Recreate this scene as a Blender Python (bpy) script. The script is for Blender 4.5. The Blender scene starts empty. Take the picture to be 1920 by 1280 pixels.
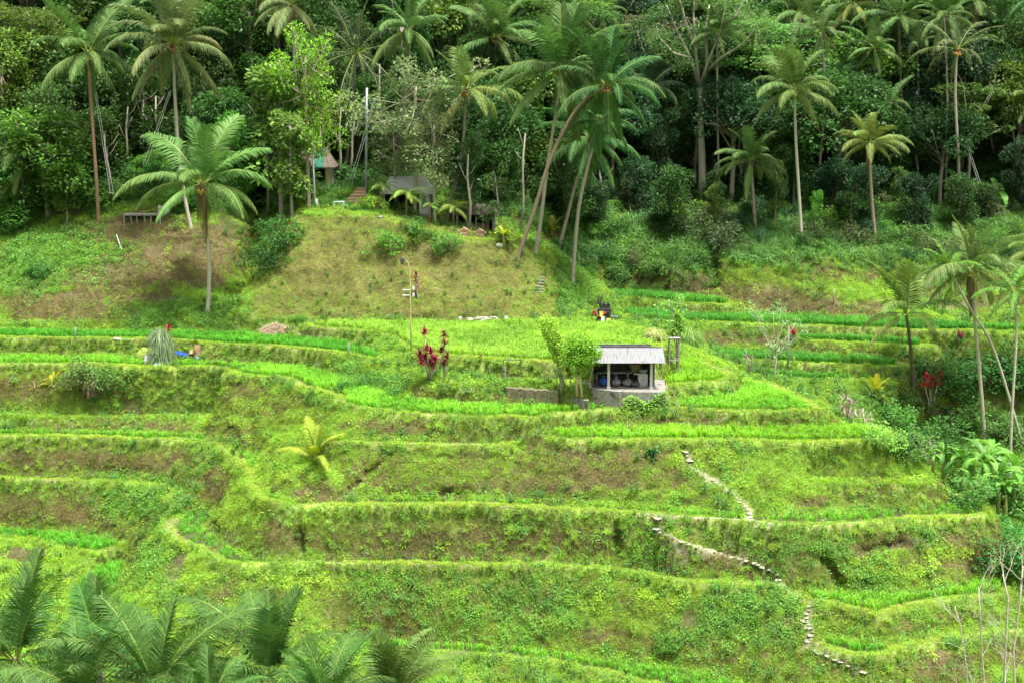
import bpy, math, random
import numpy as np
from mathutils import Vector, Matrix, noise as mnoise
R = math.radians
rnd = random.Random(7)
NR = np.random.default_rng(11)
SC = bpy.context.scene
COL = SC.collection

# ---------------------------------------------------------------- camera, sky, sun, exposure
CAM_H = 17.0; PITCH = R(10.5); FPX = 2667.0
cam_d = bpy.data.cameras.new('camera'); cam_d.sensor_width = 36.0; cam_d.lens = 36.0*FPX/1920.0
cam_d.clip_start = 0.5; cam_d.clip_end = 900
cam = bpy.data.objects.new('camera', cam_d); COL.objects.link(cam)
cam.location = (0, 0, CAM_H); cam.rotation_euler = (R(90)-PITCH, 0, 0)
SC.camera = cam
SUN_EL, SUN_AZ = 73.0, -50.0      # azimuth measured from +Y (view) towards +X; the sun stands high behind the left shoulder
w = bpy.data.worlds.new('World'); SC.world = w; w.use_nodes = True
nt = w.node_tree; nt.nodes.clear()
wo = nt.nodes.new('ShaderNodeOutputWorld'); bg = nt.nodes.new('ShaderNodeBackground')
sky = nt.nodes.new('ShaderNodeTexSky'); sky.sky_type = 'NISHITA'; sky.sun_disc = False
sky.sun_elevation = R(SUN_EL); sky.sun_rotation = R(180+SUN_AZ)
sky.dust_density = 6.0; sky.air_density = 1.0; sky.ozone_density = 1.0
hs = nt.nodes.new('ShaderNodeHueSaturation'); hs.inputs['Saturation'].default_value = 0.38
nt.links.new(sky.outputs[0], hs.inputs['Color']); nt.links.new(hs.outputs[0], bg.inputs[0])
bg.inputs[1].default_value = 0.105
nt.links.new(bg.outputs[0], wo.inputs[0])
sl = bpy.data.lights.new('sun', 'SUN'); sl.energy = 3.5; sl.angle = R(11); sl.color = (1.0, 0.965, 0.9)
sun = bpy.data.objects.new('sun', sl); COL.objects.link(sun)
_az = R(180+SUN_AZ); _el = R(SUN_EL)
sdir = Vector((math.sin(_az)*math.cos(_el), math.cos(_az)*math.cos(_el), math.sin(_el)))
sun.rotation_euler = sdir.to_track_quat('Z', 'Y').to_euler(); sun.location = (-20, -20, 60)
SC.view_settings.view_transform = 'Standard'; SC.view_settings.look = 'None'
SC.view_settings.exposure = 1.28; SC.view_settings.gamma = 1.0
SC.render.engine = 'CYCLES'
cy = SC.cycles
cy.max_bounces = 5; cy.diffuse_bounces = 3; cy.glossy_bounces = 1; cy.transmission_bounces = 3
cy.transparent_max_bounces = 4; cy.use_denoising = True; cy.use_adaptive_sampling = True; cy.adaptive_threshold = 0.02
cy.caustics_reflective = False; cy.caustics_refractive = False; cy.sample_clamp_indirect = 4

# ---------------------------------------------------------------- picture point <-> place
cp, sp = math.cos(PITCH), math.sin(PITCH)
def ray(u, v):
    a = (u-960.0)/FPX; b = (640.0-v)/FPX
    return np.array([a, cp+b*sp, -sp+b*cp])
def at_z(u, v, z):
    d = ray(u, v); t = (z-CAM_H)/d[2]; return (d[0]*t, d[1]*t, z)
def at_y(u, v, y):
    d = ray(u, v); t = y/d[1]; return (d[0]*t, y, CAM_H+d[2]*t)
def kof(v):
    d = ray(960, v); return -d[2]/d[1]
def zsolve(za, vlip, vfoot, ratio):
    d1 = (CAM_H-za)/kof(vlip); k2 = kof(vfoot)
    return (CAM_H-k2*d1+k2*ratio*za)/(1+k2*ratio)
def to_px(x, y, z):
    zz = z-CAM_H
    f = y*cp-zz*sp; up = y*sp+zz*cp
    return 960+FPX*x/f, 640-FPX*up/f
# ---------------------------------------------------------------- terraces: one height per tread, outline of each tread
Z = {}
Z['T0'] = 0.0
Z['A'] = zsolve(0.0, 620, 642, 0.5)
Z['T1'] = zsolve(0.0, 676, 706, 0.4)
Z['T2'] = zsolve(Z['T1'], 727, 760, 0.3)
Z['T3'] = zsolve(Z['T2'], 782, 827, 0.35)
Z['T3R'] = zsolve(Z['T2'], 774, 804, 0.35)
Z['T1R'] = Z['T2']+0.8
Z['T4'] = zsolve(Z['T3'], 838, 941, 0.75)
Z['T5'] = zsolve(Z['T4'], 951, 1048, 0.25)
Z['T6'] = zsolve(Z['T5'], 1066, 1216, 0.5)
Z['L3'] = Z['T4']+0.15
Z['L4'] = zsolve(Z['L3'], 822, 893, 0.3)
Z['L5'] = zsolve(Z['L4'], 902, 998, 0.45)
Z['L6'] = zsolve(Z['L5'], 1036, 1060, 0.5)
Z['R5'] = zsolve(Z['T4'], 985, 1116, 0.7)
Z['R6'] = zsolve(Z['R5'], 1158, 1205, 0.3)
Z['B1'] = -0.8
Z['B2'] = zsolve(Z['B1'], 570, 590, 0.5)
Z['B3'] = zsolve(Z['B2'], 616, 637, 0.4)
Z['B4'] = zsolve(Z['B3'], 646, 671, 0.4)
Z['B5'] = zsolve(Z['B4'], 682, 705, 0.4)
def zup(zb, vfoot, vlip, r):
    kl, kf = kof(vlip), kof(vfoot); yf = (CAM_H-zb)/kf
    return (CAM_H-kl*yf+kl*r*zb)/(1+kl*r)
Z['LM'] = zup(Z['L3'], 811, 788, 1.0); Z['RM'] = zup(Z['T4'], 958, 915, .35)
TREADS = [
 ('T0', [(571,606),(640,606),(760,607),(875,606),(942,604),(1026,604),(1085,601),(1120,600),(1160,606),(1211,617),(1241,630),(1252,650),(1256,682),
         (1100,687),(1043,684),(909,676),(828,670),(768,660),(737,649),(740,638),(707,629),(640,620),(571,618)]),
 ('A', [(-60,622),(0,622),(250,624),(470,628),(560,637),(640,641),(690,656),(712,668),(712,677),(700,677),(638,665),(537,655),(437,649),(336,643),(279,639),(-60,637)]),
 ('T1', [(762,690),(850,700),(950,707),(1050,712),(1110,714),(1114,730),(1100,736),(1050,733),(950,723),(870,728),(820,722),(770,704)]),
 ('T1R', [(1240,712),(1250,700),(1268,688),(1290,674),(1320,676),(1360,692),(1390,704),(1387,714),(1347,720),(1280,725),(1248,728),(1236,734),(1236,716)]),
 ('T2', [(-60,669),(0,669),(124,669),(249,672),(336,680),(487,685),(588,692),(640,709),(707,736),(774,753),(942,763),(1043,767),(1100,763),(1165,757),(1280,753),(1347,749),(1377,736),(1394,716),
         (1448,717),(1468,729),(1515,749),(1542,763),(1565,774),(1515,780),(1414,780),(1347,774),(1280,771),(1165,770),(1100,777),(1030,789),(959,791),(841,784),(707,774),(640,763),(626,756),(622,744),(588,734),(549,728),(549,719),(537,713),(437,705),(319,698),(218,688),(77,686),(-60,685)]),
 ('T3', [(616,823),(700,827),(850,830),(940,829),(978,828),(975,836),(966,837),(940,839),(790,838),(640,833),(606,832)]),
 ('T3R', [(1022,814),(1045,805),(1280,806),(1414,804),(1549,801),(1569,798),(1616,797),(1660,806),(1677,815),(1655,828),(1599,834),(1486,834),(1355,829),(1280,830),(1100,831),(1037,829)]),
 ('T4', [(455,846),(478,858),(486,875),(482,892),(487,912),(512,931),(562,942),(640,941),(771,941),(959,940),(1120,951),(1277,956),(1381,968),(1449,972),(1587,964),(1655,958),(1749,961),(1775,950),(1780,922),(1824,931),(1850,946),(1863,964),(1820,976),(1730,977),(1655,983),(1542,991),(1490,989),(1449,987),(1381,980),(1280,974),(1202,966),(1015,957),(865,952),(640,952),(555,953),(506,947),(476,936),(454,912),(457,888),(441,874),(428,866)]),
 ('L3', [(-60,808),(0,809),(150,812),(300,817),(375,817),(415,830),(440,846),(432,862),(412,853),(408,842),(375,828),(300,829),(150,823),(-60,820)]),
 ('LM', [(-60,777),(100,781),(250,779),(400,775),(432,782),(425,790),(360,789),(200,790),(-60,788)]),
 ('RM', [(1512,893),(1600,899),(1700,900),(1762,903),(1768,914),(1700,918),(1600,914),(1530,909)]),
 ('L4', [(-60,891),(0,892),(225,900),(305,906),(337,919),(340,930),(318,940),(298,938),(322,925),(300,914),(225,907),(-60,900)]),
 ('T5', [(362,958),(398,961),(392,975),(384,990),(407,1015),(450,1038),(500,1053),(560,1056),(640,1049),(902,1050),(1015,1055),(1127,1062),(1202,1067),(1277,1081),(1374,1088),(1437,1083),
         (1455,1092),(1449,1106),(1392,1100),(1280,1096),(1184,1077),(1109,1069),(966,1063),(925,1065),(865,1065),(640,1061),(450,1063),(409,1059),(375,1033),(337,1022),(311,1010),(299,991),(311,976),(345,962)]),
 ('L5', [(-60,994),(0,995),(80,998),(150,1004),(215,1018),(240,1034),(228,1042),(190,1044),(169,1040),(142,1029),(75,1014),(0,1004),(-60,1002)]),
 ('L6', [(195,1056),(232,1050),(228,1080),(205,1120),(190,1140),(169,1147),(127,1139),(127,1111)]),
 ('R5', [(1478,1112),(1527,1117),(1560,1118),(1660,1117),(1745,1115),(1815,1106),(1845,1094),(1900,1090),(1915,1118),(1842,1126),(1749,1131),(1674,1153),(1640,1160),(1550,1137),(1490,1122)]),
 ('R6', [(1531,1196),(1600,1208),(1655,1213),(1690,1208),(1745,1197),(1805,1184),(1930,1178),(1930,1190),(1805,1197),(1730,1212),(1692,1222),(1655,1238),(1599,1236),(1520,1212)]),
 ('T6', [(640,1204),(790,1208),(850,1213),(1015,1223),(1127,1240),(1277,1257),(1360,1275),(1420,1300),(1300,1310),(1165,1274),(1090,1255),(977,1238),(827,1228),(640,1222)]),
 ('B1', [(1108,549),(1245,555),(1280,559),(1387,569),(1381,576),(1280,572),(1245,567),(1124,558)]),
 ('B2', [(1168,583),(1251,589),(1280,593),(1448,598),(1616,603),(1750,608),(1990,618),(1990,630),(1851,624),(1717,623),(1616,618),(1448,612),(1280,607),(1248,604),(1170,600)]),
 ('B3', [(1497,633),(1616,638),(1750,645),(1767,654),(1616,647),(1495,641)]),
 ('B4', [(1325,660),(1400,664),(1560,671),(1710,680),(1710,692),(1515,685),(1361,676)]),
 ('B5', [(1400,700),(1421,700),(1550,708),(1676,716),(1682,722),(1560,715),(1458,708),(1410,706)]),
]
# ridge and foot lines of the slopes: (u, v, distance y)
def seg(*p): return list(p)
LINES = [
 # mound: upper edge, plateau, right shoulder, foot
 seg((555,402,105),(620,402,104.6),(700,405,104.6),(760,425,104.2),(830,446,103.8),(900,453,103.8),(950,458,104),(975,482,103.4),(1003,486,104.5)),
 seg((555,394,109),(620,394,109),(700,396,109)),
 seg((560,380,114),(700,372,115),(760,380,115)),
 seg((850,443,107),(900,444,107),(950,446,107.5),(990,455,109)),
 seg((1003,486,104.5),(1030,485,108),(1065,492,110.5),(1095,518,111),(1112,553,110.5)),
 seg((1020,470,113),(1060,470,117),(1100,480,121)),
 seg((1028,603,98.7),(1080,600,99.6),(1108,596,101.5),(1117,578,107)),
 seg((1117,578,107),(1122,570,110)),
 seg((555,402,105),(520,445,103.6),(490,500,102),(455,560,99.8),(440,600,98)),
 # gully left of the mound
 seg((485,385,121),(480,430,115),(474,480,110),(462,530,106),(446,575,101.5)),
 # left slope
 seg((-80,404,113),(0,404,113),(100,400,113),(230,396,112),(330,404,111),(430,404,111),(462,420,110.5)),
 seg((-80,455,108.5),(0,455,108.5),(120,450,109),(230,440,109.5),(330,445,108),(400,455,107.6),(455,480,106.6)),
 seg((-80,545,102.4),(0,545,102.4),(100,540,102.6),(230,545,102.4),(340,550,101.6),(420,560,101)),
 seg((-80,612,98.6),(0,612,98.6),(250,614,98.8),(440,616,98.5),(560,612,98.5)),
 # bay behind: cliff foot is B1 back, grassy hill
 seg((1122,500,116),(1200,508,116),(1290,505,116.5),(1330,520,116)),
 seg((1115,440,125),(1200,425,127),(1300,425,128),(1345,440,126)),
 # bank above B2
 seg((1350,489,116.5),(1414,502,116),(1515,509,115.5),(1616,529,114.6),(1660,548,113.8),(1760,565,113.5),(1920,575,113)),
 seg((1352,560,114.6),(1431,590,112.8),(1530,597,112.6)),
 seg((1345,500,118),(1340,545,115.4),(1325,555,115)),
 seg((1350,440,124),(1420,435,123),(1500,440,122),(1600,440,121.5),(1700,440,121.5),(1800,440,121),(1990,450,120)),
 seg((1350,400,132),(1500,395,131),(1700,395,130),(1990,395,130)),
 # valley on the right
 seg((1420,728,103),(1560,735,102),(1700,742,101),(1850,700,107),(1990,690,108)),
 seg((1640,835,98),(1720,838,97.5),(1850,830,98),(1990,825,98)),
 seg((1720,905,91),(1800,915,89.5)),
 seg((1880,930,87.5),(1990,930,87)),
 seg((1960,1010,84),(2050,1010,84)),
 # break in the gentle slopes
 seg((515,905,76.0),(560,885,76.6),(620,865,77.2)),
]
# free points given directly as (x, y, z)
HILL = []
for x0, zs in ((-110,(11,21,29,35,37)),(-60,(10.5,20,29,35,37)),(-38,(10,19.5,28,34,36)),(-20,(9.5,19,27,33,35)),(0,(8,16,25,31,33)),(7,(5.5,13,19,23,24)),(14,(4.2,10.5,16,19,19)),(27,(4.4,11,17,20,20)),(48,(4.8,13.5,24,32,36)),(70,(6,17,28,35,38)),(110,(11,21,30,36,39))):
    for yy, zz in zip((124,142,162,185,225), zs):
        HILL.append((x0, yy, zz))

# grid lines (finer where the terraces are)
def axis(lo, a, b, hi, fine, grow=1.09):
    mid = list(np.arange(a, b+1e-6, fine)); r = []; s = fine; p = mid[-1]
    while p < hi: s = min(s*grow, 4.0); p += s; r.append(p)
    l = []; s = fine; p = mid[0]
    while p > lo: s = min(s*grow, 4.0); p -= s; l.append(p)
    return np.array(l[::-1]+mid+r)
XS = axis(-150, -38, 42, 150, 0.2); YS = axis(-25, 62, 116, 260, 0.2)
NX, NY = len(XS), len(YS)
GX, GY = np.meshgrid(XS, YS)          # [j(y), i(x)]
H = np.zeros((NY, NX)); FIX = np.zeros((NY, NX), bool); TREAD = np.full((NY, NX), -1, int)

def inside(poly, X, Y):
    c = np.zeros(X.shape, bool); n = len(poly)
    for k in range(n):
        x1, y1 = poly[k]; x2, y2 = poly[(k+1) % n]
        if y1 == y2: continue
        t = ((y1 > Y) != (y2 > Y)) & (X < (x2-x1)*(Y-y1)/(y2-y1)+x1)
        c ^= t
    return c
def smooth_poly(p, it=2):
    for _ in range(it):
        q = []
        for k in range(len(p)):
            a = p[k]; b = p[(k+1) % len(p)]
            q.append((a[0]*.75+b[0]*.25, a[1]*.75+b[1]*.25)); q.append((a[0]*.25+b[0]*.75, a[1]*.25+b[1]*.75))
        p = q
    return p
TPOLY = []
for ti, (nm, pts) in enumerate(TREADS):
    z = Z[nm]; pw = [at_z(u, v, z)[:2] for u, v in smooth_poly(pts, 1)]
    TPOLY.append(pw)
    m = inside(pw, GX, GY)
    H[m] = z; FIX[m] = True; TREAD[m] = ti
def stamp(p, q):
    n = max(2, int(np.hypot(q[0]-p[0], q[1]-p[1])/0.12))
    t = np.linspace(0, 1, n)
    x = p[0]+(q[0]-p[0])*t; y = p[1]+(q[1]-p[1])*t; z = p[2]+(q[2]-p[2])*t
    i = np.abs(XS[None, :]-x[:, None]).argmin(1); j = np.abs(YS[None, :]-y[:, None]).argmin(1)
    ok = TREAD[j, i] < 0
    H[j[ok], i[ok]] = z[ok]; FIX[j[ok], i[ok]] = True
for L in LINES:
    P3 = [at_y(*p) for p in L]
    for a, b in zip(P3[:-1], P3[1:]): stamp(a, b)
for row in range(5):
    pts = HILL[row::5]
    for a, b in zip(pts[:-1], pts[1:]): stamp(a, b)
# the valley floor below the frame and our own side of it
for yy, zz in ((58,-15.5),(50,-18.5),(42,-18),(32,-10),(20,0),(8,12),(-25,14.5)):
    stamp((-150, yy, zz), (150, yy, zz))
for sgn in (-1, 1):
    stamp((sgn*75, 58, -12), (sgn*70, 100, -3 if sgn < 0 else -9)); stamp((sgn*70, 100, -3 if sgn < 0 else -9), (sgn*75, 124, 10))

# the nose falls away to the valley on the right
def brink(P, off, dz):
    Q = [(p[0]+off[0], p[1]+off[1], p[2]+dz) for p in P]
    for a, b in zip(Q[:-1], Q[1:]): stamp(a, b)
brink([at_z(u, v, Z['T2']) for u, v in ((1420,712),(1468,727),(1515,747),(1535,757))], (.9, 1.8), -1.9)
E1 = [at_z(1618,796,Z['T3R']), at_z(1661,804,Z['T3R']), at_z(1680,814,Z['T3R'])]
E2 = [at_z(1680,816,Z['T3R']), at_z(1702,845,-3.5), at_z(1745,888,-4.6), at_z(1779,914,-5.4)]
for a, b in zip(E2[:-1], E2[1:]): stamp(a, b)
brink(E1, (.8, 1.8), -3.0); brink(E2, (2.0, 1.2), -3.6)
E3 = [at_z(1782,919,Z['T4']), at_z(1826,929,Z['T4']), at_z(1852,944,Z['T4']), at_z(1866,965,Z['T4'])]
brink(E3, (1.6, 1.5), -3.6)
E4 = [at_z(1866,968,Z['T4']), at_z(1876,1010,-6.9), at_z(1888,1070,-8.6)]
for a, b in zip(E4[:-1], E4[1:]): stamp(a, b)
brink(E4, (2.2, .4), -3.2)
# the ledge that carries the diagonal footpath, a ramp between two treads
RAMP = [(1224,984,0),(1240,998,.12),(1262,1008,.22),(1292,1020,.36),(1322,1030,.48),(1350,1037,.58),(1376,1044,.68),(1400,1050,.77),(1422,1058,.86),(1440,1067,.93),(1458,1076,1)]
for off in (0, -2.5, -5):
    P3 = [at_z(u, v+off, Z['T4']*(1-t)+Z['T5']*t) for u, v, t in RAMP]
    for a, b in zip(P3[:-1], P3[1:]): stamp(a, b)
def relax(Hh, F, it):
    Hh = Hh.copy()
    for _ in range(it):
        P = np.pad(Hh, 1, mode='edge')
        A = 0.25*(P[:-2, 1:-1]+P[2:, 1:-1]+P[1:-1, :-2]+P[1:-1, 2:])
        Hh = np.where(F, Hh, Hh+1.0*(A-Hh))
    return Hh
def multires(Hh, F):
    if min(Hh.shape) > 12:
        ny, nx = Hh.shape; ny2, nx2 = (ny+1)//2, (nx+1)//2
        w_ = np.pad(np.where(F, 1.0, 0.0), ((0, ny2*2-ny), (0, nx2*2-nx))); h_ = np.pad(np.where(F, Hh, 0.0), ((0, ny2*2-ny), (0, nx2*2-nx)))
        ws = w_.reshape(ny2, 2, nx2, 2).sum((1, 3)); hs_ = h_.reshape(ny2, 2, nx2, 2).sum((1, 3))
        Fc = ws > 0; Hc = np.where(Fc, hs_/np.maximum(ws, 1), 0.0)
        Hc = multires(Hc, Fc)
        up = np.repeat(np.repeat(Hc, 2, 0), 2, 1)[:ny, :nx]
        Hh = np.where(F, Hh, up)
    return relax(Hh, F, 60)
H = multires(H, FIX)

# fractal noise on arrays
def vnoise(X, Y, seed=0):
    xi = np.floor(X).astype(np.int64); yi = np.floor(Y).astype(np.int64); xf = X-xi; yf = Y-yi
    def h(a, b):
        n = (a*374761393+b*668265263+seed*1442695041) & 0xffffffff
        n = ((n ^ (n >> 13))*1274126177) & 0xffffffff
        return ((n ^ (n >> 16)) & 0xffff)/65535.0
    u = xf*xf*(3-2*xf); v = yf*yf*(3-2*yf)
    return (h(xi, yi)*(1-u)+h(xi+1, yi)*u)*(1-v)+(h(xi, yi+1)*(1-u)+h(xi+1, yi+1)*u)*v
def fbm(X, Y, sc, oct=4, seed=0):
    s = 0; a = 1; t = 0
    for o in range(oct):
        s = s+a*vnoise(X/sc+17.3*o, Y/sc-9.1*o, seed+o); t += a; a *= .55; sc = sc/2.1
    return s/t*2-1
# distance (m) from the nearest tread, and from the inside of a tread to its rim
def chamfer(mask, n=14):
    d = np.where(mask, 0.0, 99.0)
    for _ in range(n):
        P = np.pad(d, 1, constant_values=99)
        d = np.minimum(d, np.minimum.reduce([P[:-2, 1:-1]+.2, P[2:, 1:-1]+.2, P[1:-1, :-2]+.2, P[1:-1, 2:]+.2,
                                             P[:-2, :-2]+.28, P[2:, 2:]+.28, P[:-2, 2:]+.28, P[2:, :-2]+.28]))
    return d
ist = TREAD >= 0
D_OUT = chamfer(ist); D_IN = chamfer(~ist)
# is this tread cell near a rim that falls away (front) or near a rising bank (back)?
def shift_min(A, r):
    B = A.copy()
    for k in range(r):
        P = np.pad(B, 1, mode='edge'); B = np.minimum.reduce([B, P[:-2, 1:-1], P[2:, 1:-1], P[1:-1, :-2], P[1:-1, 2:]])
    return B
LOW = shift_min(H, 3)
FRONT = ist & (H-LOW > 0.1)
D_FRONT = chamfer(FRONT, 8)
base_H = H.copy()
slope_w = np.clip(D_OUT/0.8, 0, 1)
far_w = np.clip((GY-98)/20, 0, 1)
H = H+slope_w*(0.42*fbm(GX, GY, 2.6, 4, 3)+0.2*fbm(GX, GY, 0.8, 2, 5))+far_w*slope_w*0.8*fbm(GX, GY, 7, 3, 8)*np.clip((GY-112)/10, 0, 1)
H = H+np.where(ist, 0.0, 0)+0.10*np.clip(1-D_FRONT/0.3, 0, 1)+0.05*fbm(GX, GY, 1.6, 2, 9)*(ist & (D_IN < .6))
# horizontal roughness so that the banks are not ruled surfaces
DX = slope_w*0.22*fbm(GX, H*1.6+GY*.5, 0.9, 3, 21); DY = slope_w*0.26*fbm(GX+31, H*1.6, 0.8, 3, 22)+0.12*fbm(GX, GY, 1.5, 2, 30)*np.clip(1-D_OUT/.5, 0, 1)*~ist

HIGH = -shift_min(-base_H, 3)
FOOT = np.clip(1-D_OUT/.6, 0, 1)*(HIGH-base_H > .3)*~ist*(GY < 119)
DY = DY+.34*FOOT*np.clip(.8+fbm(GX, GY, 3, 3, 66), 0, 1.4)
_pu, _pv = to_px(GX, GY, H)
for (u0, v0, ru, rv, an, dp) in [(562,1020,10,36,0,.6),(1158,1020,10,36,0,.6),(1566,1080,13,48,-28,.7),(1440,1155,6,20,0,.4),(325,1070,20,42,20,.6),(690,890,75,6,-38,.45),(437,820,14,24,-20,.4),(1330,520,14,30,20,.5),(400,990,12,28,-20,.5),(840,925,44,11,-5,.3),(1660,1030,60,14,-8,.4),(1855,1065,46,24,0,.4),(1700,915,70,18,0,.35)]:
    c_, s_ = math.cos(R(an)), math.sin(R(an)); a_ = _pu-u0; b_ = _pv-v0; q_ = np.sqrt(((a_*c_+b_*s_)/ru)**2+((-a_*s_+b_*c_)/rv)**2)
    DY = DY+dp*np.clip((1.1-q_)/.35, 0, 1)*(GY > 50)
def ground(x, y):
    i = int(np.clip(np.searchsorted(XS, x)-1, 0, NX-2)); j = int(np.clip(np.searchsorted(YS, y)-1, 0, NY-2))
    fx = (x-XS[i])/(XS[i+1]-XS[i]); fy = (y-YS[j])/(YS[j+1]-YS[j])
    return float((H[j, i]*(1-fx)+H[j, i+1]*fx)*(1-fy)+(H[j+1, i]*(1-fx)+H[j+1, i+1]*fx)*fy)
def hit(u, v, y0=55.0, y1=240.0):
    """the first place on the ground seen at this picture point"""
    d = ray(u, v); y = y0; step = 0.25
    while y < y1:
        t = y/d[1]; z = CAM_H+d[2]*t
        if ground(d[0]*t, y) >= z:
            lo, hi = y-step, y
            for _ in range(8):
                m = (lo+hi)/2; t = m/d[1]
                if ground(d[0]*t, m) >= CAM_H+d[2]*t: hi = m
                else: lo = m
            t = hi/d[1]; return (d[0]*t, hi, ground(d[0]*t, hi))
        y += step
    t = y1/d[1]; return (d[0]*t, y1, ground(d[0]*t, y1))
# ---------------------------------------------------------------- mesh helpers
def new_mat(name): 
    m = bpy.data.materials.new(name); m.use_nodes = True; m.node_tree.nodes.clear(); return m, m.node_tree
class MB:
    """collects faces and builds one mesh object"""
    def __init__(s): s.v = []; s.f = []; s.mi = []; s.t = []; s.n = 0
    def add(s, vs, fs, mi=0, tone=1.0):
        b = s.n; s.v.extend(vs); s.n += len(vs)
        for f in fs: s.f.append([k+b for k in f]); s.mi.append(mi)
        s.t.extend([tone]*len(vs))
    def box(s, c, size, rz=0, mi=0, tone=1.0, top=None, tilt=None):
        x, y, z = size[0]/2, size[1]/2, size[2]/2; k = top if top else 1.0
        vs = [Vector(p) for p in ((-x,-y,-z),(x,-y,-z),(x,y,-z),(-x,y,-z),(-x*k,-y*k,z),(x*k,-y*k,z),(x*k,y*k,z),(-x*k,y*k,z))]
        M = Matrix.Rotation(rz, 3, 'Z')
        if tilt: M = M @ Matrix.Rotation(tilt[0], 3, 'X') @ Matrix.Rotation(tilt[1], 3, 'Y')
        vs = [tuple(M @ p + Vector(c)) for p in vs]
        s.add(vs, [(3,2,1,0),(4,5,6,7),(0,1,5,4),(1,2,6,5),(2,3,7,6),(3,0,4,7)], mi, tone)
    def tube(s, pts, rad, n=6, mi=0, tone=1.0, cap=True, ring=0.0):
        pts = [Vector(p) for p in pts]; m = len(pts); vs = []
        if not hasattr(rad, '__len__'): rad = [rad]*m
        ref = Vector((1, 0.13, 0.02))
        for i, p in enumerate(pts):
            d = (pts[min(i+1, m-1)]-pts[max(i-1, 0)]).normalized()
            a = d.cross(ref)
            if a.length < .1: a = d.cross(Vector((0, 1, 0)))
            a.normalize(); b = d.cross(a)
            r = rad[i]*(1+ring*((i % 2)*2-1))
            for k in range(n):
                t = 2*math.pi*k/n; vs.append(tuple(p+a*math.cos(t)*r+b*math.sin(t)*r))
        fs = [(i*n+k, i*n+(k+1) % n, (i+1)*n+(k+1) % n, (i+1)*n+k) for i in range(m-1) for k in range(n)]
        if cap: fs += [tuple(range(n))[::-1], tuple((m-1)*n+k for k in range(n))]
        s.add(vs, fs, mi, tone)
    def blob(s, c, r, seg=8, rings=5, mi=0, tone=1.0, jit=0.0, rn=rnd):
        if not hasattr(r, '__len__'): r = (r, r, r)
        vs = [(c[0], c[1], c[2]-r[2])]
        for i in range(1, rings):
            ph = math.pi*i/rings
            for k in range(seg):
                t = 2*math.pi*k/seg; j = 1+rn.uniform(-jit, jit)
                vs.append((c[0]+r[0]*math.sin(ph)*math.cos(t)*j, c[1]+r[1]*math.sin(ph)*math.sin(t)*j, c[2]-r[2]*math.cos(ph)*j))
        vs.append((c[0], c[1], c[2]+r[2])); L = len(vs)-1
        fs = [(0, 1+(k+1) % seg, 1+k) for k in range(seg)]
        for i in range(rings-2):
            for k in range(seg):
                a = 1+i*seg+k; b = 1+i*seg+(k+1) % seg; fs.append((a, b, b+seg, a+seg))
        fs += [(L, 1+(rings-2)*seg+k, 1+(rings-2)*seg+(k+1) % seg) for k in range(seg)]
        s.add(vs, fs, mi, tone)
    def mesh(s, name, mats, smooth=False):
        me = bpy.data.meshes.new(name); me.from_pydata([tuple(p) for p in s.v], [], s.f)
        for m in (mats if isinstance(mats, (list, tuple)) else [mats]): me.materials.append(m)
        me.polygons.foreach_set('material_index', s.mi)
        if smooth: me.polygons.foreach_set('use_smooth', [True]*len(s.f))
        a = me.attributes.new('tone', 'FLOAT', 'POINT'); a.data.foreach_set('value', s.t)
        me.update(); return me
    def obj(s, name, mats, parent=None, smooth=False):
        return link(name, s.mesh(name, mats, smooth), parent)
def link(name, me, parent=None, loc=None, rot=None, scale=None):
    o = bpy.data.objects.new(name, me); COL.objects.link(o)
    if parent: o.parent = parent
    if loc is not None: o.location = loc
    if rot is not None: o.rotation_euler = rot
    if scale is not None: o.scale = scale if hasattr(scale, '__len__') else (scale,)*3
    return o
def tag(o, label, cat, group=None, kind=None):
    o['label'] = label; o['category'] = cat
    if group: o['group'] = group
    if kind: o['kind'] = kind
    return o
def thing(name, label, cat, loc=(0, 0, 0), rz=0, group=None, scale=1.0):
    o = bpy.data.objects.new(name, None); COL.objects.link(o); o.location = loc; o.rotation_euler = (0, 0, rz); o.scale = (scale,)*3
    return tag(o, label, cat, group)

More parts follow.
